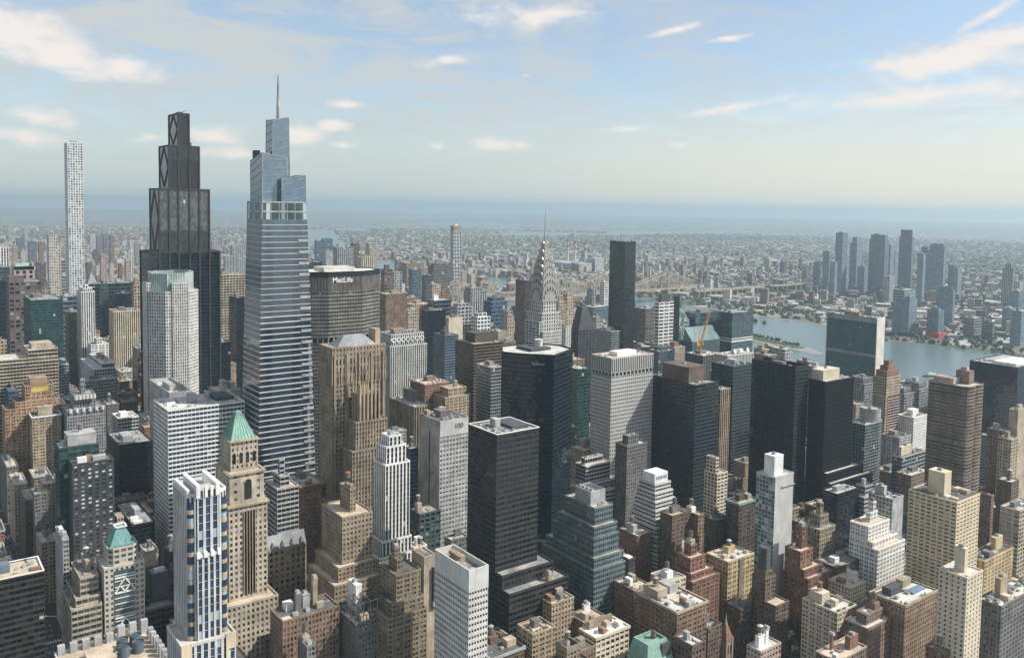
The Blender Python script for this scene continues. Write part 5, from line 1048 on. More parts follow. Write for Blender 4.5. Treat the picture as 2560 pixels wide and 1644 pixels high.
def green_pyramid_tower():
    R = multi('pyramid_roof_tower', 'beige stone tower with a steep green copper pyramid roof and tall arched window', 'tower building', (189, 548, 0))
    w, g, rb = MB(), MB(), MB(); st = (3.7, 3.0, .5, .45, .4, .08, {})
    facade(w, g, rect(173, 206, 523, 566), 0, 66, st, rb=rb); facade(w, g, rect(177, 202, 531, 562), 65, 127, st, rb=rb); facade(w, g, rect(178.3, 200.5, 533, 561), 126, 147, (4.5, 7.5, .72, .6, .4, .1, {}), rb=rb); facade(w, g, rect(181.2, 199, 539.5, 560), 146, 166, (3.6, 3.0, .6, .5, .35, .1, {}), rb=rb)
    m = MB(); m.box(187, 193.6, 530.5, 530.95, 66, 121); 
    w.build('wall', 'beigegrey', R); g.build('glazing', 'gmas', R); build_each(rb, 'roof', 'roof_tan', R)
    s = MB(); s.box(186.6, 193.8, 530.7, 530.97, 68, 122); b = s.build('window_bay', 'gdark', R); s = MB()
    for k in range(5): x = 186.6+k*1.8; s.box(x-.22, x+.22, 530.3, 530.68, 68, 122)
    s.build('bay_mullion', 'tan', b)
    a = MB(); pts = [(187.7, 129)]+[(190+2.3*math.cos(math.pi*(1-k/10)), 140+2.3*math.sin(math.pi*(1-k/10))) for k in range(11)]+[(192.3, 129)]
    a.face([(x, 532.85, z) for x, z in reversed(pts)][::-1]); a.build('arched_window', 'gdark', R)
    c = MB(); 
    for i in range(1, len(pts)-2): c.bar((pts[i][0], 532.7, pts[i][1]), (pts[i+1][0], 532.7, pts[i+1][1]), .35)
    for (x0, x1, y0, y1, z) in ((176.3, 202.7, 530.3, 562.7, 126), (177.6, 201.2, 532.3, 561.7, 146), (180.7, 199.5, 539, 560.5, 165.2)):
        for e in range(4):
            p = rect(x0, x1, y0, y1); c.bar((*p[e], z), (*p[(e+1) % 4], z), .5)
    c.build('cornice', 'tan', R)
    for k in range(4):
        q = MB(); x = 183.6+k*4.3; q.box(x-.9, x+.9, 539.2, 539.45, 151, 157); q.cyl(x, 539.33, 157, 157.9, .9, .4, 8); q.build('arched_window', 'gdark', R)
    p = MB(); p.loft(rect(182, 198.2, 540.3, 559.2), 166, rect(188.4, 190.4, 548, 551.5), 182.5)
    r = p.build('pyramid_roof', 'copper', R); s = MB()
    for k in range(8):
        t = k/7; s.bar((lerp(182.2, 198, t), 540.2, 166.2), (lerp(188, 190.6, t), 547.9, 182.5), .14)
    for k in range(9):
        t = k/8; s.bar((181.9, lerp(540.5, 559, t), 166.2), (187.9, lerp(548, 551.5, t), 182.5), .14)
    s.build('roof_seam', 'greenroof', r)
green_pyramid_tower()
def blue_striped_tower():
    R = multi('striped_tower', 'slim tower of white piers and dark blue glass with cream rounded corner bays', 'tower building', (121, 405, 0))
    w, g, rb, y = MB(), MB(), MB(), MB()
    ver = (3.7, 2.95, .38, .05, .3, .22, {})
    facade(w, g, rect(108.6, 133, 387.8, 412), 0, 119, ver, rb=rb)
    body = [(116.0, 392), (127.6, 392), (131, 395), (131, 416), (113, 416), (113, 395)]
    facade(w, g, body, 118, 186, (3.7, 2.6, .4, .05, .28, .22, {}), rb=rb)
    facade(w, g, rect(116.6, 127, 390.6, 396), 118, 158, ver, rb=rb); facade(w, g, rect(117, 126.6, 391.4, 396), 157, 188.6, ver, rb=rb)
    w.build('pier', 'lwhite', R); g.build('glazing', 'gnavy', R); build_each(rb, 'roof', 'roof_lt', R)
    # rounded corner bays with cream spandrels
    for cx in (114.7, 129.2):
        P = [(cx+1.7*math.cos(a), 394.0+1.7*math.sin(a)) for a in [2*math.pi*k/14 for k in range(14)]]
        a, b = MB(), MB(); b.loft(P, 118, P, 182, True, (1.2, 3.6)); o = b.build('corner_bay', 'gnavy', R)
        for k in range(10):
            a = MB(); z = 118.3+k*6.5; Q = [(cx+1.85*math.cos(t), 394.0+1.85*math.sin(t)) for t in [2*math.pi*q/14 for q in range(14)]]; a.loft(Q, z, Q, z+1.9); a.face([(*q, z) for q in reversed(Q)]); a.build('bay_spandrel', 'tanlt', o)
    for sx in (109.0, 129.0):
        y = MB(); y.box(sx-.6, sx+4.0, 387.2, 387.75, 112, 119.6); y.box(sx-.6, sx+.6, 387.2, 387.75, 0, 112); y.build('corner_panel', 'buff', R)
    m = MB()
    for (px, top) in ((117.4, 192), (126.2, 192)): m.box(px-.9, px+.9, 391.0, 412, 184, top-2)
    m.box(113.2, 114.6, 394, 414, 184, 187.5); m.box(120.4, 121.6, 391, 392.6, 184, 188.8); m.box(122.9, 124.1, 391, 392.6, 184, 188.8); m.build('roof_fin', 'white', R)
    m = MB()
    for k in range(4): x = 117.2+k*3.1; m.box(x-.75, x+.75, 390.0, 391.8, 156.4, 158.9, True)
    m.build('capital', 'white', R)
blue_striped_tower()
def small_pyramid_tower():
    R = multi('pyramid_roof_tower', 'cream office tower with a teal truncated pyramid roof and white diamond bracing', 'tower building', (126, 590, 0))
    w, g, rb = MB(), MB(), MB(); st = (3.6, 4.2, .45, .45, .35, .06, {})
    facade(w, g, rect(113, 137, 575, 598), 0, 87, (3.6, 3.2, .5, .5, .35, .06, {}), rb=rb); facade(w, g, chamf(116, 134, 577.2, 596, 3), 86, 98, (3.6, 4, .3, .45, .3, .05, {}), rb=rb)
    w.build('wall', 'limest', R); g.build('glazing', 'gteal', R); build_each(rb, 'roof', 'roof_lt', R)
    m = MB(); m.loft(rect(117.5, 132.5, 579, 594), 98, rect(122.3, 127.7, 583.6, 589.4), 108.4); r = m.build('pyramid_roof', 'tealroof', R)
    m = MB(); q = rect(121.8, 128.2, 583.1, 589.9)
    for i in range(4): m.bar((*q[i], 108.9), (*q[(i+1) % 4], 108.9), .45)
    m.build('roof_rim', 'white', r)
    m = MB(); m.box(119, 131, 574.5, 574.95, 0, 84); b = m.build('window_bay', 'gteal', R); m = MB()
    for zc in (76, 50, 24):
        for (p, q) in (((119, zc-6), (125, zc+3)), ((125, zc+3), (131, zc-6)), ((119, zc+3.4), (131, zc+3.4)), ((119, zc-6.4), (131, zc-6.4)), ((122, zc-1.5), (125, zc-6)), ((125, zc-6), (128, zc-1.5))): m.bar((p[0], 574.3, p[1]), (q[0], 574.3, q[1]), .4)
    for k in range(22): m.box(119, 131, 574.25, 574.48, 3+k*3.7, 3.5+k*3.7)
    m.build('diamond_brace', 'white', b)
small_pyramid_tower()
def faceted_tower():
    R = multi('faceted_tower', 'black faceted glass tower with a white rimmed roof and a small sign near the top', 'skyscraper', (472, 594, 0))
    P = [(446, 584), (466, 563), (502, 581), (505, 603), (488, 626), (456, 626), (438, 600)]
    w, g, rb = MB(), MB(), MB(); st = (3.9, 2.6, .05, .2, .12, .04, {})
    facade(w, g, P, 0, 192, st, rb=rb, rimh=1.2); B = inset(P, -9); facade(w, g, [(max(437, x), y) for x, y in inset(P, -4)], 0, 30, st, rb=rb)
    w.build('wall', 'black', R); g.build('glazing', 'gplain', R); build_each(rb, 'roof', 'roof_lt', R)
    m = MB(); m.box(462, 484, 590, 612, 190.8, 193.5); m.build('roof_plant', 'dgrey', R)
    m = MB(); m.cyl(478, 600, 192, 199, 3.6, 3.6, 16); m.cyl(478, 600, 199, 199.5, 4, 4, 16); m.build('round_tank', 'lwhite', R)
    o = letters(R, 'kalikow', 456.2, 573.0, 182.6, 2.6, 'lgrey'); d = Vector((20, -21, 0)).normalized(); o.location = Vector((456.4, 572.9, 182.6))-R.location+Vector((d.y, -d.x, 0))*.3; o.rotation_euler = (math.pi/2, 0, math.atan2(d.y, d.x))
faceted_tower()
def stepped(name, label, cat, loc, tiers, st, wall, glass, roof, extra=None, tk=None):
    R = multi(name, label, cat, loc); w, g, rb = MB(), MB(), MB(); z = 0
    for (x0, x1, y0, y1, h) in tiers:
        facade(w, g, rect(x0, x1, y0, y1), max(0, z-.95), h, st, rb=rb, rimh=.7); z = h
    w.build('wall', wall, R); g.build('glazing', glass, R); build_each(rb, 'roof', roof, R)
    if extra: extra(R)
    return R
def zig_top(R):
    m = MB(); m.box(407, 421, 448, 465, 106, 116.2); m.build('roof_house', 'lgrey', R); m = MB(); m.box(412, 420, 449, 463, 116.2, 116.5); m.build('roof_well', 'dgrey', R)
    for k in range(4): put(UNIT, 'cooling_unit', R, (409.5, 450+k*4, 116.2), 0, .8)
    put(UNIT, 'cooling_unit', R, (417, 445, 106.4), 1.57, 1); put(DUCT, 'duct', R, (413, 444, 106.4), 1.57, 1)
stepped('ziggurat_office', 'teal glass ziggurat office block stepping back in five pale-rimmed terraces', 'building', (411, 460, 0),
    ((396, 426, 431, 489, 68), (398, 426, 433, 487, 75), (400, 424, 436, 481, 88), (401.5, 423.5, 437.5, 478, 95), (405, 422, 441, 474, 107)), (3.6, 2.0, .3, .42, .3, .05, {}), 'steelteal', 'gteal', 'roof_tan', zig_top)
def wz_top(R):
    m = MB(); m.box(501, 516, 476, 489, 97, 105); m.build('roof_house', 'white', R); m = MB()
    for k in range(7): x = 503+k*1.8; m.box(x, x+.7, 475.8, 475.95, 100, 102.6)
    m.build('vent_slot', 'dgrey', R)
stepped('ziggurat_office', 'white banded ziggurat with many thin terraces and a blank white roof house', 'building', (512, 486, 0),
    [(494+k*.85, 531-k*1.5, 464.5+k*1.35, 503-k*1.2, 44+k*6.6) for k in range(9)], (3.3, 3, .05, .5, .3, -.05, {}), 'lwhite', 'gdark', 'roof_white', wz_top)
def deco_top(R):
    w, g, rb = MB(), MB(), MB(); facade(w, g, rect(291, 307, 536.5, 551), 133, 146, 'ver', rb=rb); facade(w, g, rect(294, 304, 538, 549), 145, 153, 'ver', rb=rb)
    w.build('crown', 'white', R); g.build('crown_glazing', 'gdark', R); build_each(rb, 'crown_roof', 'roof_lt', R); put(UNIT, 'cooling_unit', R, (298, 543, 152.2), 0, 1.3); put(UNIT, 'cooling_unit', R, (301, 545, 152.2), 0, 1.1)
stepped('art_deco_tower', 'white deco tower with dark vertical window strips and terraces at its foot', 'tower building', (292, 541, 0),
    ((269, 309, 517, 558, 36), (273, 309, 520, 557, 46), (277, 309, 523.5, 556, 58), (281, 309, 527, 555, 70), (285.5, 309, 531, 554, 80), (289, 309, 534, 553, 134)), (3.6, 2.9, .42, .04, .35, .28, {}), 'white', 'gdark', 'roof_md', deco_top)
def balcony_wedge():
    R = multi('wedge_top_tower', 'dark banded apartment tower with a steep wedge-shaped top', 'tower building', (808, 914, 0)); w, g = MB(), MB()
    facade(w, g, rect(792, 824, 906, 922), 0, 146, 'bal', cap=False)
    m = MB(); z = 144.6; a = (792, 906); p, q, r2, t = (792, 824, 800, 809)
    m.loft(rect(792, 824, 906, 922), z, rect(800.5, 808, 908, 920), 178); m.build('wedge_roof', 'dgrey', R); w.build('wall', 'dgrey', R); g.build('glazing', 'gdark', R)
balcony_wedge()
def curved_blade():
    R = multi('curved_glass_tower', 'pale blue glass blade with a curved sloping top and a dark narrow side', 'tower building', (1113, 1006, 0)); m = MB()
    prof = [(1101, 0), (1126, 0), (1126, 128)]+[(1126-22*math.sin(k/8*math.pi/2)**1.3*1.0, 128+41*(1-math.cos(k/8*math.pi/2))**.8) for k in range(1, 9)]+[(1101, 169)]
    n = len(prof); F = [(x, 1000, z) for x, z in prof]; B = [(x, 1012, z) for x, z in prof]
    m.face(F, [((x-1101)/2.6, z/3.8) for x, z in prof]); m.face(B[::-1], [((x-1101)/2.6, z/3.8) for x, z in prof[::-1]])
    for i in range(n-1): m.face((F[i+1], F[i], B[i], B[i+1]))
    m.build('glazing', 'gpale', R); m = MB(); m.box(1100, 1100.97, 999.6, 1012.5, 0, 169.4); m.build('side_wall', 'dgrey', R)
curved_blade()
def red_tower():
    R = multi('red_crown_tower', 'cream and red striped apartment tower with a stepped red crown', 'tower building', (962, 545, 0)); w, g, rb = MB(), MB(), MB()
    facade(w, g, rect(948, 977, 537, 553), 0, 104, 'bal', cap=False, modes={}); w.build('balcony_wall', 'redbr', R); g.build('glazing', 'gdark', R)
    w, g = MB(), MB(); facade(w, g, rect(947.6, 977.4, 536.6, 553.4), 102.6, 125, 'pun', rb=rb); facade(w, g, rect(946.6, 950, 536.4, 553), 0, 102.5, 'pun', rb=rb); w.build('upper_wall', 'tanlt', R); g.build('upper_glazing', 'gdark', R); build_each(rb, 'roof', 'roof_lt', R)
    m = MB()
    for k in range(30): m.box(951, 977.2, 535.98, 536.06, 3+k*3.3, 3.6+k*3.3)
    m.build('stripe', 'lwhite', R)
    m = MB(); m.box(950, 975, 538, 552, 124, 132); m.build('crown', 'redbr', R); m = MB(); m.box(955, 971, 540, 550, 131.9, 137); m.build('crown', 'redbr', R); m = MB(); m.box(959, 968, 541.5, 548, 136.9, 143); m.build('crown', 'redbr', R)
red_tower()
def drum_tower():
    R = multi('round_ended_tower', 'dark glass apartment tower with a rounded end and a pale cylinder on its roof', 'tower building', (833, 491, 0)); w, g, rb = MB(), MB(), MB()
    arc = [(840+14*math.cos(a), 492+10*math.sin(a)) for a in [math.pi*(-.5+k/8) for k in range(9)]]
    P = [(814, 482)]+arc+[(814, 502)]
    facade(w, g, P, 0, 100, (3.3, 3.2, .08, .1, .2, -.03, {}), rb=rb); w.build('wall', 'lgrey', R); g.build('glazing', 'gteal', R); build_each(rb, 'roof', 'roof_lt', R)
    m = MB(); m.cyl(839, 492, 99, 113, 10.5, 10.5, 28, False); m.cyl(839, 492, 99, 111.5, 9.9, 9.9, 28, True); m.build('roof_drum', 'lgrey', R); put(UNIT, 'cooling_unit', R, (837, 491, 111.5), 0, 1); put(UNIT, 'cooling_unit', R, (842, 494, 111.5), 0, 1)
    m = MB(); leafy(m, 820, 488, 100.6, 4, 4, 1.4, 120, .5, random.Random(2)); m.build('roof_planting', 'leaf', R)
drum_tower()
def bulged_tower():
    R = multi('balcony_tower', 'tall brown apartment tower with rippling rounded balconies and a brick roof house', 'tower building', (794, 383, 0))
    x0, x1, y0, y1 = 779.5, 809, 365.5, 401; P = []
    def ripple(a, b, n, amp):
        t = Vector(b)-Vector(a); L = t.length; t /= L; o = Vector((t.y, -t.x)); pts = []
        for i in range(n*6): s = i/(n*6); pts.append(tuple(Vector(a)+t*L*s+o*amp*abs(math.sin(s*n*math.pi))**.7))
        return pts
    P = ripple((x0, y0), (x1, y0), 2, 1.6)+[(x1, y0), (x1, y1), (x0, y1)]+ripple((x0, y1), (x0, y0), 3, 1.6)[1:]
    w, g, rb = MB(), MB(), MB(); facade(w, g, P, 0, 164, (3.1, 3.0, .16, .5, .5, -.05, {}), rb=rb); w.build('wall', 'mocha', R); g.build('glazing', 'gmas', R); build_each(rb, 'roof', 'roof_lt', R)
    m = MB(); m.box(795, 804, 372, 384, 163, 175); m.build('roof_house', 'pinkbr', R); m = MB(); m.box(783, 794, 380, 398, 163, 168.5); m.build('upper_storey', 'pinkst', R); put(UNIT, 'cooling_unit', R, (799, 378, 175), 0, 1.6)
bulged_tower()
def mansard():
    R = multi('mansard_building', 'apartment building under a pale green copper mansard roof with dormers', 'apartment house', (386, 367, 0)); w, g, rb = MB(), MB(), MB()
    facade(w, g, rect(374.5, 399, 357.5, 377), 0, 34, 'pun', rb=rb); w.build('wall', 'pinkbr', R); g.build('glazing', 'gmas', R); build_each(rb, 'roof', 'roof_lt', R)
    m = MB(); q = rect(378.5, 395, 361.5, 374); m.loft(rect(374.7, 398.8, 357.7, 376.8), 33.6, rect(376.8, 396.8, 359.8, 375), 44, False); m.loft(rect(376.8, 396.8, 359.8, 375), 44, q, 50, False); i = inset(q, 1)
    for a in range(4): b = (a+1) % 4; m.face(((*q[a], 50), (*q[b], 50), (*i[b], 50), (*i[a], 50))); m.face(((*i[b], 48.5), (*i[a], 48.5), (*i[a], 50), (*i[b], 50)))
    m.face([(*k, 48.5) for k in i]); r = m.build('mansard_roof', 'copper', R)
    for k in range(5): d = MB(); x = 379+k*4; d.box(x-.9, x+.9, 357.6, 361, 36, 39.6); d.cyl(x, 359.5, 39.6, 40.5, 1, .3, 8); d.build('dormer', 'greenroof', R)
    for k in range(4): d = MB(); y = 361+k*4; d.box(374.6, 378, y-.9, y+.9, 36, 39.6); d.build('dormer', 'greenroof', R)
    m = MB(); m.box(389, 396.2, 359, 362, 40, 48, True); m.build('glass_bay', 'dgrey', R); tank(R, 390, 368, 47, .8)
mansard()
def church():
    R = multi('church', 'church with a stone bell tower, red tiled spire roof and thin green steeple', 'church', (457, 366, 0)); m = MB(); m.box(453.6, 460.6, 362, 369, 0, 29)
    for x in (454.2, 460): m.box(x-.7, x+.7, 361.6, 362.4, 0, 31); 
    b = m.build('bell_tower', 'beigedk', R); w = MB()
    for x in (455.8, 458.4): w.box(x-.55, x+.55, 361.85, 361.97, 20, 26)
    w.build('belfry_opening', 'black', b)
    m = MB(); m.loft(rect(453.2, 461, 361.6, 369.4), 29, rect(456.2, 458, 364.6, 366.4), 39.5); m.build('tower_roof', 'redbr', R); m = MB(); m.cyl(457.1, 365.5, 39, 46.5, 1.0, .08, 8); m.build('steeple', 'copper', R)
    m = MB(); m.box(448, 462, 370, 392, 0, 14); m.face(((447.5, 369.5, 14), (455, 369.5, 21), (455, 392.5, 21), (447.5, 392.5, 14))); m.face(((462.5, 392.5, 14), (455, 392.5, 21), (455, 369.5, 21), (462.5, 369.5, 14))); m.face(((447.5, 369.5, 14), (462.5, 369.5, 14), (455, 369.5, 21))); m.build('nave', 'brick', R)
church()
def pillar_roof():
    R = multi('office_block', 'bottom-left block with square white posts round its roof and large cooling fans', 'building', (97, 468, 0)); w, g, rb = MB(), MB(), MB()
    facade(w, g, rect(72, 118, 441, 487), 0, 84, (3.8, 4.6, .35, .4, .5, .2, {}), rb=rb, rimh=1.5); w.build('wall', 'lwhite', R); g.build('glazing', 'gdark', R); build_each(rb, 'roof', 'roof_tan', R)
    for k in range(8): m = MB(); x = 75+k*5.8; m.box(x-1.7, x+1.7, 484.5, 487.2, 82, 90 if k > 4 else 87.5); m.build('roof_post', 'lgrey', R)
    for k in range(7): m = MB(); y = 444+k*5.6; m.box(115.6, 118.2, y-1.4, y+1.4, 82, 88.5); m.build('roof_post', 'lgrey', R)
    for (x, y) in ((102, 474), (108.5, 474.6), (101, 466), (108, 466.6)):
        m = MB(); m.cyl(x, y, 82.5, 88.2, 2.9, 2.9, 20, False); m.cyl(x, y, 82.5, 87.4, 2.6, 2.6, 20, True); o = m.build('cooling_fan', 'bluegrey', R); m = MB()
        for k in range(6): a = k*math.pi/3; m.face(((x, y, 87.6), (x+2.5*math.cos(a), y+2.5*math.sin(a), 87.6), (x+2.5*math.cos(a+.5), y+2.5*math.sin(a+.5), 87.75)))
        m.build('fan_blade', 'dgrey', o)
    m = MB(); m.box(84, 97, 462, 476, 82.5, 85.5); m.build('roof_deck', 'roof_tan', R)
pillar_roof()
def crane():
    R = multi('tower_crane', 'orange luffing tower crane standing on the unfinished concrete frame', 'crane', (974, 842, 105)); m = MB(); cx, cy = 974, 842
    def lattice(m, p, q, r, n):
        p, q = Vector(p), Vector(q); d = (q-p).normalized(); a = d.cross(Vector((0, 1, .01))).normalized()*r; b = d.cross(a)
        c = (a+b, b-a, -a-b, a-b)
        for k in c: m.bar(p+k, q+k, r*.22)
        for i in range(n):
            s, t = p.lerp(q, i/n), p.lerp(q, (i+1)/n)
            for k in range(4): m.bar(s+c[k], t+c[(k+1) % 4], r*.14)
    lattice(m, (cx, cy, 105), (cx, cy, 119), 1.2, 6); m.build('mast', 'craneor', R)
    m = MB(); lattice(m, (cx+1, cy, 120), (cx+21, cy+3, 165), 1.1, 16); m.build('jib', 'craneor', R)
    m = MB(); m.box(cx-9, cx+2, cy-2, cy+2, 118, 120, True); m.box(cx-9, cx-5, cy-1.8, cy+1.8, 120, 123.5); m.bar((cx-2, cy, 120), (cx-5, cy, 131), .3); m.bar((cx+1, cy, 120), (cx-5, cy, 131), .3); m.bar((cx-5, cy, 131), (cx+21, cy+3, 165), .1); m.build('slewing_deck', 'craneor', R)
    m = MB(); m.box(cx+.5, cx+3, cy-3.4, cy-2.02, 119, 122); m.build('cab', 'lgrey', R)
crane()
# ------------------------------------------------------------------ ground, streets, water
W_FAR = [[(4178, 9775), (4592, 10014), (4245, 9256), (4575, 9040), (5557, 10819), (6573, 11998), (7156, 12152), (6949, 10949), (6280, 9893), (7016, 10704), (7083, 10236), (7233, 9572), (9153, 12115), (9375, 13582), (7503, 12742), (6561, 12275), (5477, 10825), (4789, 10067)], [(9085, 18424), (12277, 21104), (14973, 23493), (16964, 22464), (13082, 17320), (11321, 16739), (10509, 17850), (8625, 17491)], [(6240, 8670), (6595, 8941), (7292, 7857), (7912, 8525), (10682, 8072), (10124, 7650), (6763, 7285), (5363, 7450)]]
STREET_TREES = [(535, 366, 1.2), (540, 371, 1.32), (530, 363.5, 1.44), (545, 376, 1.56), (525, 359, 1.2), (518, 352, 1.32), (512, 347, 1.44), (508, 343, 1.56), (522, 356, 1.2), (533, 369, 1.32), (717, 314, 1.44), (722, 318, 1.56), (713, 318, 1.2), (731, 449, 1.32)]
CUSTOM_FOOT = [(256, 703, 56, 48), (268, 1100, 88, 47), (250, 1040, 70, 66), (350, 836, 104, 56), (530, 685, 55, 55), (286, 620, 50, 24), (314, 623, 30, 32), (176, 530, 27, 34), (107, 388, 27, 32), (112, 574, 26, 24), (438, 562, 68, 66), (395, 430, 32, 60), (493, 464, 40, 44), (268, 518, 42, 42), (790, 904, 36, 22), (1098, 998, 30, 16), (946, 536, 33, 20), (810, 480, 46, 24), (776, 362, 36, 42), (374, 357, 26, 20), (452, 360, 12, 22), (60, 400, 55, 64)]
def flat(name, poly, z, mat, kind='structure', parent=None):
    m = MB(); m.face([(x, y, z) for x, y in poly]); o = m.build(name, mat); return tag(o, kind=kind)
def ground_mat():
    m, t, b = newmat('land'); p = N(t, 'ShaderNodeNewGeometry').outputs['Position']
    a = noise(t, p, .0035, 6, .65); v = N(t, 'ShaderNodeTexVoronoi'); t.links.new(p, v.inputs['Vector']); v.inputs['Scale'].default_value = .022
    c = mixc(t, sstep(t, a, .38, .58), (.13, .125, .115), (.045, .068, .035)); sp_ = N(t, 'ShaderNodeSeparateColor'); t.links.new(v.outputs['Color'], sp_.inputs[0])
    c = mixc(t, mth(t, 'GREATER_THAN', sp_.outputs[0], .8), c, (.36, .35, .33)); c = mixc(t, mth(t, 'LESS_THAN', sp_.outputs[0], .22), c, (.16, .11, .085))
    t.links.new(c, b.inputs['Base Color']); b.inputs['Roughness'].default_value = .95; MATS['land'] = m
ground_mat()
def water_mat():
    m, t, b = newmat('water_surface'); p = N(t, 'ShaderNodeNewGeometry').outputs['Position']
    b.inputs['Base Color'].default_value = (.105, .145, .145, 1); b.inputs['Roughness'].default_value = .24; b.inputs['IOR'].default_value = 1.33
    bm = N(t, 'ShaderNodeBump'); bm.inputs['Strength'].default_value = .35; bm.inputs['Distance'].default_value = .6; t.links.new(noise(t, p, .09, 5, .6), bm.inputs['Height']); t.links.new(bm.outputs[0], b.inputs['Normal']); MATS['water'] = m
water_mat()
wall_mat('asphalt', (.05, .05, .052), .9, 0, .4); wall_mat('pavement', (.24, .235, .225), .9, 0, .4); wall_mat('grass', (.07, .105, .035), .95, 0, .8); wall_mat('paint', (.7, .7, .66)); wall_mat('drygrass', (.24, .24, .11), .95, 0, .6); wall_mat('bridge_paint', (.4, .335, .26), .7); wall_mat('stone', (.3, .26, .2))
wall_mat('carwhite', (.75, .75, .75), .3); wall_mat('cardark', (.03, .03, .035), .25); wall_mat('caryellow', (.6, .38, .02), .3); wall_mat('carred', (.4, .03, .02), .3)
m = MB(); R_ = 34000; m.face([(R_*math.cos(2*math.pi*k/96), R_*math.sin(2*math.pi*k/96), 0) for k in range(96)]); tag(m.build('ground', 'land'), kind='structure')
MAN = [(-1500, -900), (1380, -900), (1388, 1000), (1400, 1500), (1402, 2050), (1480, 2500), (1580, 2950), (1720, 3500), (1990, 4300), (2080, 4800), (1950, 5400), (1500, 6200), (-1500, 6200)]
flat('road', MAN, .05, 'asphalt')
QSH = [(2150, 100), (2150, 600), (2095, 862), (2031, 846), (2049, 903), (2035, 979), (2036, 1094), (2008, 1147), (2062, 1260), (2115, 1381), (2135, 1532), (2125, 1640), (2150, 1900), (2190, 2100), (2205, 2320), (2230, 2800), (2240, 3500), (2262, 3810), (2470, 4030), (2640, 4270), (2366, 4430), (2300, 4800)]
flat('water', [(1380, -900)]+MAN[2:11]+[(1900, 5500), (2240, 5200)]+QSH[::-1]+[(2150, -900)], .12, 'water')
flat('water', [(1870, 5300), (2250, 5130), (2560, 5900), (2960, 6400), (3300, 7300), (2900, 7500), (2500, 6700)], .12, 'water')
flat('water', [(2500, 6050), (2880, 5800), (3150, 6600), (4178, 9000), (4500, 10000), (3600, 9400), (2900, 7000)], .2, 'water')
for q in W_FAR: flat('water', q, .16, 'water')
wall_mat('boatdeck', (.6, .6, .6))
flat('island', [(1666, 1106), (1696, 1107), (1740, 1173), (1796, 1380), (1840, 1700), (1880, 2050), (1950, 2600), (2020, 3200), (2000, 3700), (1960, 3700), (1860, 3200), (1752, 2600), (1697, 2050), (1700, 1500), (1705, 1309)], .6, 'pavement')
flat('grass', [(1712, 1180), (1738, 1185), (1790, 1385), (1720, 1330)], .75, 'grass')
flat('grass', [(2042, 900), (2078, 905), (2100, 990), (2060, 1100), (2040, 1095), (2038, 980)], .4, 'grass')
flat('grass', [(2145, 1560), (2235, 1600), (2240, 1680), (2135, 1650)], .4, 'drygrass')
flat('grass', [(2160, 1920), (2300, 1950), (2330, 2200), (2200, 2150)], .4, 'grass')
flat('seawall', [(2031, 840), (2034, 840), (2052, 903), (2038, 979), (2039, 1094), (2012, 1147), (2118, 1381), (2115, 1381), (2008, 1147), (2036, 1094), (2035, 979), (2049, 903)], .55, 'pavement')
AVE = (97, 232, 372, 520, 690, 880, 1090); 
XB = [(-1400, -1210), (-1180, -960), (-930, -710), (-680, -460), (-430, -190), (-160, 85), (110, 222), (242, 352), (394, 510), (530, 678), (702, 866), (894, 1076), (1104, 1230), (1248, 1345)]
m = MB()
for a, b in XB:
    for k in range(-10, 44):
        y0 = 46+k*80.5+9; m.box(a, b, y0, y0+62.5, .05, .2)
tag(m.build('pavement', 'pavement'), kind='structure')
m = MB()
for x in AVE:
    for k in range(0, 190): 
        for dx in (-3.3, 0, 3.3): m.box(x+dx-.09, x+dx+.09, 120+k*9, 123+k*9, .06, .075)
    for k in range(0, 22):
        for q in range(9): m.box(x-7+q*1.6, x-6.2+q*1.6, 46+k*80.5-13.5, 46+k*80.5-10, .06, .08)
tag(m.build('road_marking', 'paint'), kind='structure')
# ------------------------------------------------------------------ cantilever bridge
def bridge():
    R = thing('truss_bridge', 'tan steel cantilever truss bridge crossing the river and the narrow island', 'bridge', (1780, 2050, 0)); Y = 2050
    tw = (1330, 1690, 1880, 2185); 
    def top(x):
        z = 62
        for t in tw:
            d = abs(x-t); L = 190
            if d < L: z = max(z, 60+44*(1-d/L)**1.5)
        return z
    xs = list(range(1205, 2330, 15))
    for yy in (Y-12, Y+12):
        m = MB()
        for i in range(len(xs)-1):
            a, b = xs[i], xs[i+1]
            m.bar((a, yy, top(a)), (b, yy, top(b)), 1.3); m.bar((a, yy, 44), (b, yy, 44), 1.2); m.bar((a, yy, 44), (a, yy, top(a)), .7); 
            m.bar((a, yy, 44 if i % 2 else top(a)), (b, yy, top(b) if i % 2 else 44), .8)
            if top(a) > 75: m.bar((a, yy, (44+top(a))/2), (b, yy, (44+top(b))/2), .4)
        m.build('truss', 'bridge_paint', R)
    m = MB()
    m.box(1100, 2330, Y-13, Y+13, 41, 45, True)
    for x in xs: m.bar((x, Y-12, top(x)), (x, Y+12, top(x)), .35)
    m.build('deck', 'bridge_paint', R)
    for t in tw:
        m = MB()
        for yy in (Y-12, Y+12):
            for dx in (-4, 4): m.bar((t+dx, yy, 38), (t+dx*.5, yy, 104), 1.3)
            m.cyl(t, yy, 104, 113, 1.6, .2, 8)
        for z in (60, 80, 100): m.bar((t, Y-12, z), (t, Y+12, z), 1)
        m.build('tower', 'bridge_paint', R)
        m = MB()
        for yy in (Y-12, Y+12): m.box(t-8, t+8, yy-6, yy+6, 0, 38)
        m.box(t-7, t+7, Y-6, Y+6, 30, 37.9, True); m.build('pier', 'stone', R)
    m = MB(); m.box(2330.1, 3000, Y-11, Y+11, 24, 30, True)
    for k in range(22): x = 2345+k*30; m.box(x-2, x+2, Y-10, Y+10, 0, 24.1)
    m.build('approach_viaduct', 'stone', R)
bridge()
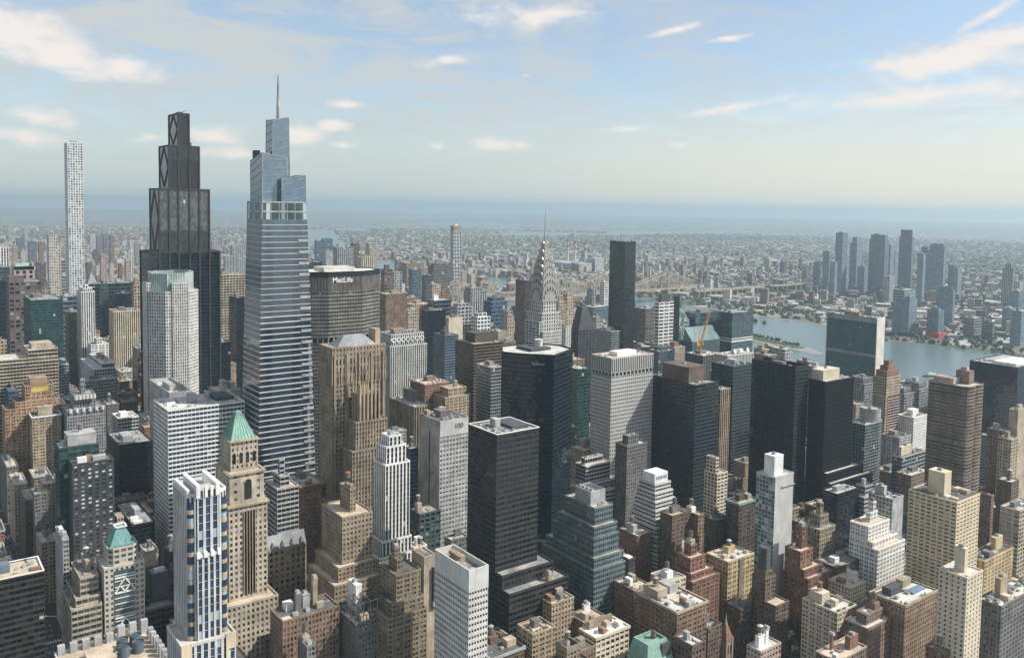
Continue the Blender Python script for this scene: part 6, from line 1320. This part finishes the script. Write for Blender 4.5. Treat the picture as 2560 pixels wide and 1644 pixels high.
def stack(i, x, y):
    R = thing('chimney', ('red and white striped power plant chimney, farthest left of the three', 'red and white striped power plant chimney, middle of the three', 'red and white striped power plant chimney, farthest right of the three')[i], 'chimney', (x, y, 0), 'power plant chimneys')
    m = MB(); m.cyl(x, y, 0, 105, 6.5, 5.4, 14); m.cyl(x, y, 119, 133, 5.2, 5, 14, False); m.build('shaft', 'lwhite', R); 
    for z in (105, 133): m = MB(); m.cyl(x, y, z, z+14, 5.3, 5.1, 14); m.build('red_band', 'redpaint', R)
for i, (x, y) in enumerate(((2970, 3502), (2865, 3321), (2830, 3203))): stack(i, x, y)
R = thing('power_plant', 'grey power plant hall below the three striped chimneys', 'power plant', (2830, 3250, 0)); m = MB(); m.box(2700, 2830, 3150, 3260, 0, 46); m.box(2760, 2900, 3265, 3420, 0, 40); m.box(2840, 2900, 3140, 3200, 0, 70); m.build('hall', 'lgrey', R); m = MB(); m.box(2690, 2720, 3120, 3145, 0, 55); m.build('boiler_house', 'grey', R)
# ------------------------------------------------------------------ trees
TREES = []
rnd = random.Random(11)
for q in range(4):
    c = MB(); h = rnd.uniform(7, 10)
    for _ in range(7): a = rnd.uniform(0, 6.28); r = rnd.uniform(0, 2.6); leafy(c, r*math.cos(a), r*math.sin(a), h*.62+rnd.uniform(-1.6, 2), 1.9, 1.9, 1.6, 42, .55, rnd)
    t = MB(); t.cyl(0, 0, 0, h*.6, .32, .18, 7)
    for _ in range(4): a = rnd.uniform(0, 6.28); t.bar((0, 0, h*.4), (1.7*math.cos(a), 1.7*math.sin(a), h*.7), .1)
    TREES.append((c.mesh('crown', 'leaf'), t.mesh('trunk', 'dkbrown')))
def tree(x, y, s, label, group):
    R = thing('tree', label, 'tree', (x, y, .1), group); a, b = rnd.choice(TREES)
    for me, n in ((a, 'crown'), (b, 'trunk')):
        o = bpy.data.objects.new(n, me); COL.objects.link(o); o.parent = R; o.scale = (s, s, s*rnd.uniform(.9, 1.15)); o.rotation_euler = (0, 0, rnd.uniform(0, 6.28))
for (x, y, s) in STREET_TREES: tree(x, y, s, 'leafy green street tree between the brick apartment houses at the lower right', 'street trees at the lower right')
for k in range(22):
    t = k/21; tree(1714+t*60+rnd.uniform(-2, 2), 1190+t*190+rnd.uniform(-3, 3), rnd.uniform(1.0, 1.5), 'green tree in the row along the narrow island tip', 'trees along the island tip')
for k in range(26):
    t = k/25; y = 850+t*260; tree(2062+(8 if y < 960 else -8)+rnd.uniform(-8, 12), y, rnd.uniform(1, 1.6), 'green tree in the waterfront park across the river', 'trees in the waterfront park')
# ------------------------------------------------------------------ cars and a boat
def car_meshes():
    b = MB(); b.loft(rect(-.9, .9, -2.2, 2.2), .35, rect(-.88, .88, -2.15, 2.15), .95); c = MB(); c.loft(rect(-.82, .82, -1.2, 1.5), .95, rect(-.66, .66, -.7, 1.0), 1.5)
    w = MB()
    for x in (-.9, .72):
        for y in (-1.4, 1.4):
            w.box(x, x+.18, y-.33, y+.33, .05, .7)
    return b, c, w
cb, cc, cw = car_meshes(); CAB, WHL = cc.mesh('cabin', 'cardark'), cw.mesh('wheels', 'black')
CARB = {k: cb.mesh('body', k) for k in ('carwhite', 'cardark', 'caryellow', 'carred')}
CN = dict(carwhite='white', cardark='black', caryellow='yellow', carred='red')
for k in range(24):
    y = 642+k*14.5+rnd.uniform(-3, 3); x = 97+rnd.choice((-5, -1.7, 1.7, 5)); c = rnd.choice(('carwhite', 'cardark', 'cardark', 'caryellow', 'carwhite', 'carred'))
    R = thing('car', CN[c]+' car in traffic on the shaded avenue at the lower left', 'car', (x, y, .07), CN[c]+' cars on the avenue')
    for me, n in ((CARB[c], 'body'), (CAB, 'cabin')): o = bpy.data.objects.new(n, me); COL.objects.link(o); o.parent = R
def boat():
    R = thing('ferry', 'small white ferry crossing the river right of the red crowned tower', 'boat', (1646, 843, .2)); 
    d = Matrix.Rotation(RAD(60), 4, 'Z'); R.matrix_world = Matrix.Translation((1646, 843, .2)) @ d
    def bb(n, q, mt): o = bpy.data.objects.new(n, q.mesh(n, mt)); COL.objects.link(o); o.parent = R
    h = MB(); h.loft([(-3.5, -14), (3.5, -14), (3.5, 8), (0, 16), (-3.5, 8)], -.2, [(-4, -14.5), (4, -14.5), (4, 9), (0, 18), (-4, 9)], 2.4); bb('hull', h, 'bluegrey'); c = MB(); c.box(-3, 3, -11, 7, 2.4, 5); c.box(-2.2, 2.2, -4, 5, 5, 7.2); bb('cabin', c, 'white')
boat()
# ------------------------------------------------------------------ far city: low blocks and greenery nobody could count
def inside(p, poly):
    x, y = p; c = False; n = len(poly)
    for i in range(n):
        (x0, y0), (x1, y1) = poly[i-1], poly[i]
        if (y0 > y) != (y1 > y) and x < (x1-x0)*(y-y0)/(y1-y0)+x0: c = not c
    return c
RIVER = [(1380, -900)]+MAN[2:11]+[(1900, 5500), (2240, 5200)]+QSH[::-1]+[(2150, -900)]
WAT = [RIVER, [(1870, 5300), (2250, 5130), (2560, 5900), (2960, 6400), (3300, 7300), (2900, 7500), (2500, 6700)], [(2500, 6050), (2880, 5800), (3150, 6600), (4178, 9000), (4500, 10000), (3600, 9400), (2900, 7000)]]+W_FAR
FOOT = {}
for r in ROWS:
    for i in range(int(r[0]//40)-1, int((r[0]+r[2])//40)+2):
        for j in range(int(r[1]//40)-1, int((r[1]+r[3])//40)+2): FOOT.setdefault((i, j), []).append((r[0]-3, r[0]+r[2]+3, r[1]-3, r[1]+r[3]+3))
for r in CUSTOM_FOOT:
    for i in range(int(r[0]//40)-1, int((r[0]+r[2])//40)+2):
        for j in range(int(r[1]//40)-1, int((r[1]+r[3])//40)+2): FOOT.setdefault((i, j), []).append((r[0]-3, r[0]+r[2]+3, r[1]-3, r[1]+r[3]+3))
def clear(x0, x1, y0, y1):
    for i in range(int(x0//40), int(x1//40)+1):
        for j in range(int(y0//40), int(y1//40)+1):
            for (a, b, c, d) in FOOT.get((i, j), ()):
                if x0 < b and x1 > a and y0 < d and y1 > c: return False
    return True
PAL = ((.2, .13, .09), (.24, .17, .12), (.3, .25, .19), (.38, .33, .26), (.45, .42, .37), (.33, .33, .32), (.15, .14, .14), (.26, .15, .11))
ROOFP = ((.38, .37, .36), (.29, .285, .28), (.17, .17, .17), (.23, .22, .2), (.52, .51, .5), (.27, .21, .165), (.2, .195, .19), (.32, .31, .3))
def inview(x, y, mrg=3):
    a = math.degrees(math.atan2(x, y)); return 36.6-32-mrg < a < 36.6+32+mrg
rnd = random.Random(5)
def block(m, x, y, w, d, h, rot, c, rc):
    ca, sa = math.cos(rot), math.sin(rot); P = [(x+ca*a-sa*b, y+sa*a+ca*b) for a, b in ((-w, -d), (w, -d), (w, d), (-w, d))]
    for i in (0, 1, 2, 3): j = (i+1) % 4; m.face(((*P[i], 0), (*P[j], 0), (*P[j], h), (*P[i], h)), None, c)
    m.face([(*p, h) for p in P], None, rc)
# Queens side
m = MB(); n = 0
while n < 15000:
    r = 2050+(rnd.random()**1.35)*9500; a = RAD(rnd.uniform(2.5, 71)); x, y = r*math.sin(a), r*math.cos(a)
    if x < 2040 and y < 5300 or x < 2300 and y < 6200: continue
    ca_, sa_ = math.cos(.45), math.sin(.45); xr, yr = x*ca_+y*sa_, -x*sa_+y*ca_; yr = math.floor(yr/68)*68+rnd.choice((14, 36)); xr = math.floor(xr/16)*16+rnd.uniform(-2, 2)
    if int(xr//16) % 15 == 0: continue
    x, y = xr*ca_-yr*sa_, xr*sa_+yr*ca_
    if any(inside((x, y), q) for q in WAT): continue
    if 2030 < x < 2330 and (840 < y < 1110 or 1540 < y < 1690 or 1900 < y < 2250): continue
    pr = math.sin(x*.0011+1)+math.sin(y*.0013+x*.0006)
    big = rnd.random() < (.3 if r < 3600 else .1); s = rnd.uniform(12, 34) if big else rnd.uniform(5, 9); d = rnd.uniform(9, 22) if big else rnd.uniform(7, 11)
    if r > 5000: s *= 1.4; d *= 1.4
    if r < 4200 and not clear(x-s, x+s, y-d, y+d): continue
    h = rnd.uniform(6, 13) if rnd.random() < .86 else rnd.uniform(14, 34) if rnd.random() < .8 else rnd.uniform(35, 60)
    if r > 5200: h = rnd.uniform(4, 9) if rnd.random() < .97 else rnd.uniform(12, 24)
    if h > 30: s, d = min(s, 12), min(d, 12)
    q = rnd.uniform(.75, 1.15); c = tuple(k*q for k in rnd.choice(PAL)); rc = rnd.choice(ROOFP)
    block(m, x, y, s, d, h, .45, c, rc); n += 1
tag(m.build('distant_city', 'blockmat'), 'low hazy city of pale roofs spreading to the horizon across the river', 'distant city', kind='stuff')
# far uptown Manhattan and the land north of it
m = MB(); n = 0
while n < 5200:
    x = rnd.uniform(60, 2600); y = rnd.uniform(1350, 7500)
    if not inview(x, y) or any(inside((x, y), q) for q in WAT) or (1640 < x < 2060 and 1050 < y < 3700): continue
    if x > 1320 and y < 2300: continue
    if y < 5200 and min(abs(x-k) for k in AVE) < 14: continue
    s, d = rnd.uniform(7, 16), rnd.uniform(8, 16)
    if not clear(x-s, x+s, y-d, y+d): continue
    u = rnd.random(); h = rnd.uniform(16, 38) if u < .72 else rnd.uniform(40, 70) if u < .94 else rnd.uniform(70, 105)
    if x > 900 and y > 2400: h = min(h, 30)
    if y > 3200: h *= .75
    if y > 5000: h = rnd.uniform(8, 22) if rnd.random() < .93 else rnd.uniform(30, 50)
    if y < 2000: h = min(h, 55)
    q = rnd.uniform(.75, 1.2); c = tuple(k*q for k in rnd.choice(PAL)); block(m, x, y, s, d, h, 0, c, rnd.choice(ROOFP)); n += 1
    if h > 34: block(m, x+rnd.uniform(-3, 3), y, s*.4, d*.4, h+rnd.uniform(4, 8), 0, c, rc)
tag(m.build('uptown_city', 'blockmat'), 'hazy mass of uptown apartment blocks reaching to the horizon at left', 'distant city', kind='stuff')
# island blocks
m = MB()
for k in range(46):
    t = rnd.random(); y = 2120+t*1500; x = 1760+t*170+rnd.uniform(-10, 90); h = rnd.uniform(14, 62); block(m, x, y, rnd.uniform(8, 16), rnd.uniform(10, 24), h, -.1, rnd.choice(PAL[:4]), rnd.choice(ROOFP))
tag(m.build('island_housing', 'blockmat'), 'apartment blocks on the narrow river island beyond the truss bridge', 'distant housing', kind='stuff')
m = MB(); n = 0
while n < 19000:
    r = 2050+(rnd.random()**1.2)*9000; a = RAD(rnd.uniform(2.5, 71)); x, y = r*math.sin(a), r*math.cos(a)
    if x < 1650 and y < 5300: continue
    if any(inside((x, y), q) for q in WAT) and not (1690 < x < 2010 and 1500 < y < 3650): continue
    if math.sin(x*.0021+y*.0007)+math.sin(y*.0017-x*.0005) < rnd.uniform(-1.6, 1.2): continue
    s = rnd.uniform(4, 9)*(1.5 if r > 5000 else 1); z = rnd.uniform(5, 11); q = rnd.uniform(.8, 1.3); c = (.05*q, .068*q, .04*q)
    P = [(x+s*rnd.uniform(.7, 1.2)*math.cos(t), y+s*rnd.uniform(.7, 1.2)*math.sin(t)) for t in (0, 1.05, 2.1, 3.14, 4.19, 5.24)]; T = [(x+(px-x)*.55, y+(py-y)*.55) for px, py in P]
    for i in range(6): j = (i+1) % 6; m.face(((*P[i], 1), (*P[j], 1), (*T[j], z), (*T[i], z)), None, c)
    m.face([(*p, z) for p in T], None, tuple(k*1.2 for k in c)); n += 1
tag(m.build('distant_trees', 'leaf'), 'scattered dark green trees among the far low blocks', 'distant trees', kind='stuff')
#FILL#
# ------------------------------------------------------------------ the hazy air
m = MB(); X = 36000; m.box(-X, X, -X, X, -1.0, 433, True)
hm = bpy.data.materials.new('haze'); hm.use_nodes = True; t = hm.node_tree; t.nodes.clear(); pv = N(t, 'ShaderNodeVolumePrincipled'); ou = N(t, 'ShaderNodeOutputMaterial'); t.links.new(pv.outputs[0], ou.inputs['Volume'])
pv.inputs['Color'].default_value = (*HAZE_C, 1); pv.inputs['Density'].default_value = HAZE_D; pv.inputs['Anisotropy'].default_value = HAZE_G; MATS['haze'] = hm
tag(m.build('haze', 'haze'), 'thin pale blue summer haze over the whole city', 'haze', kind='stuff')
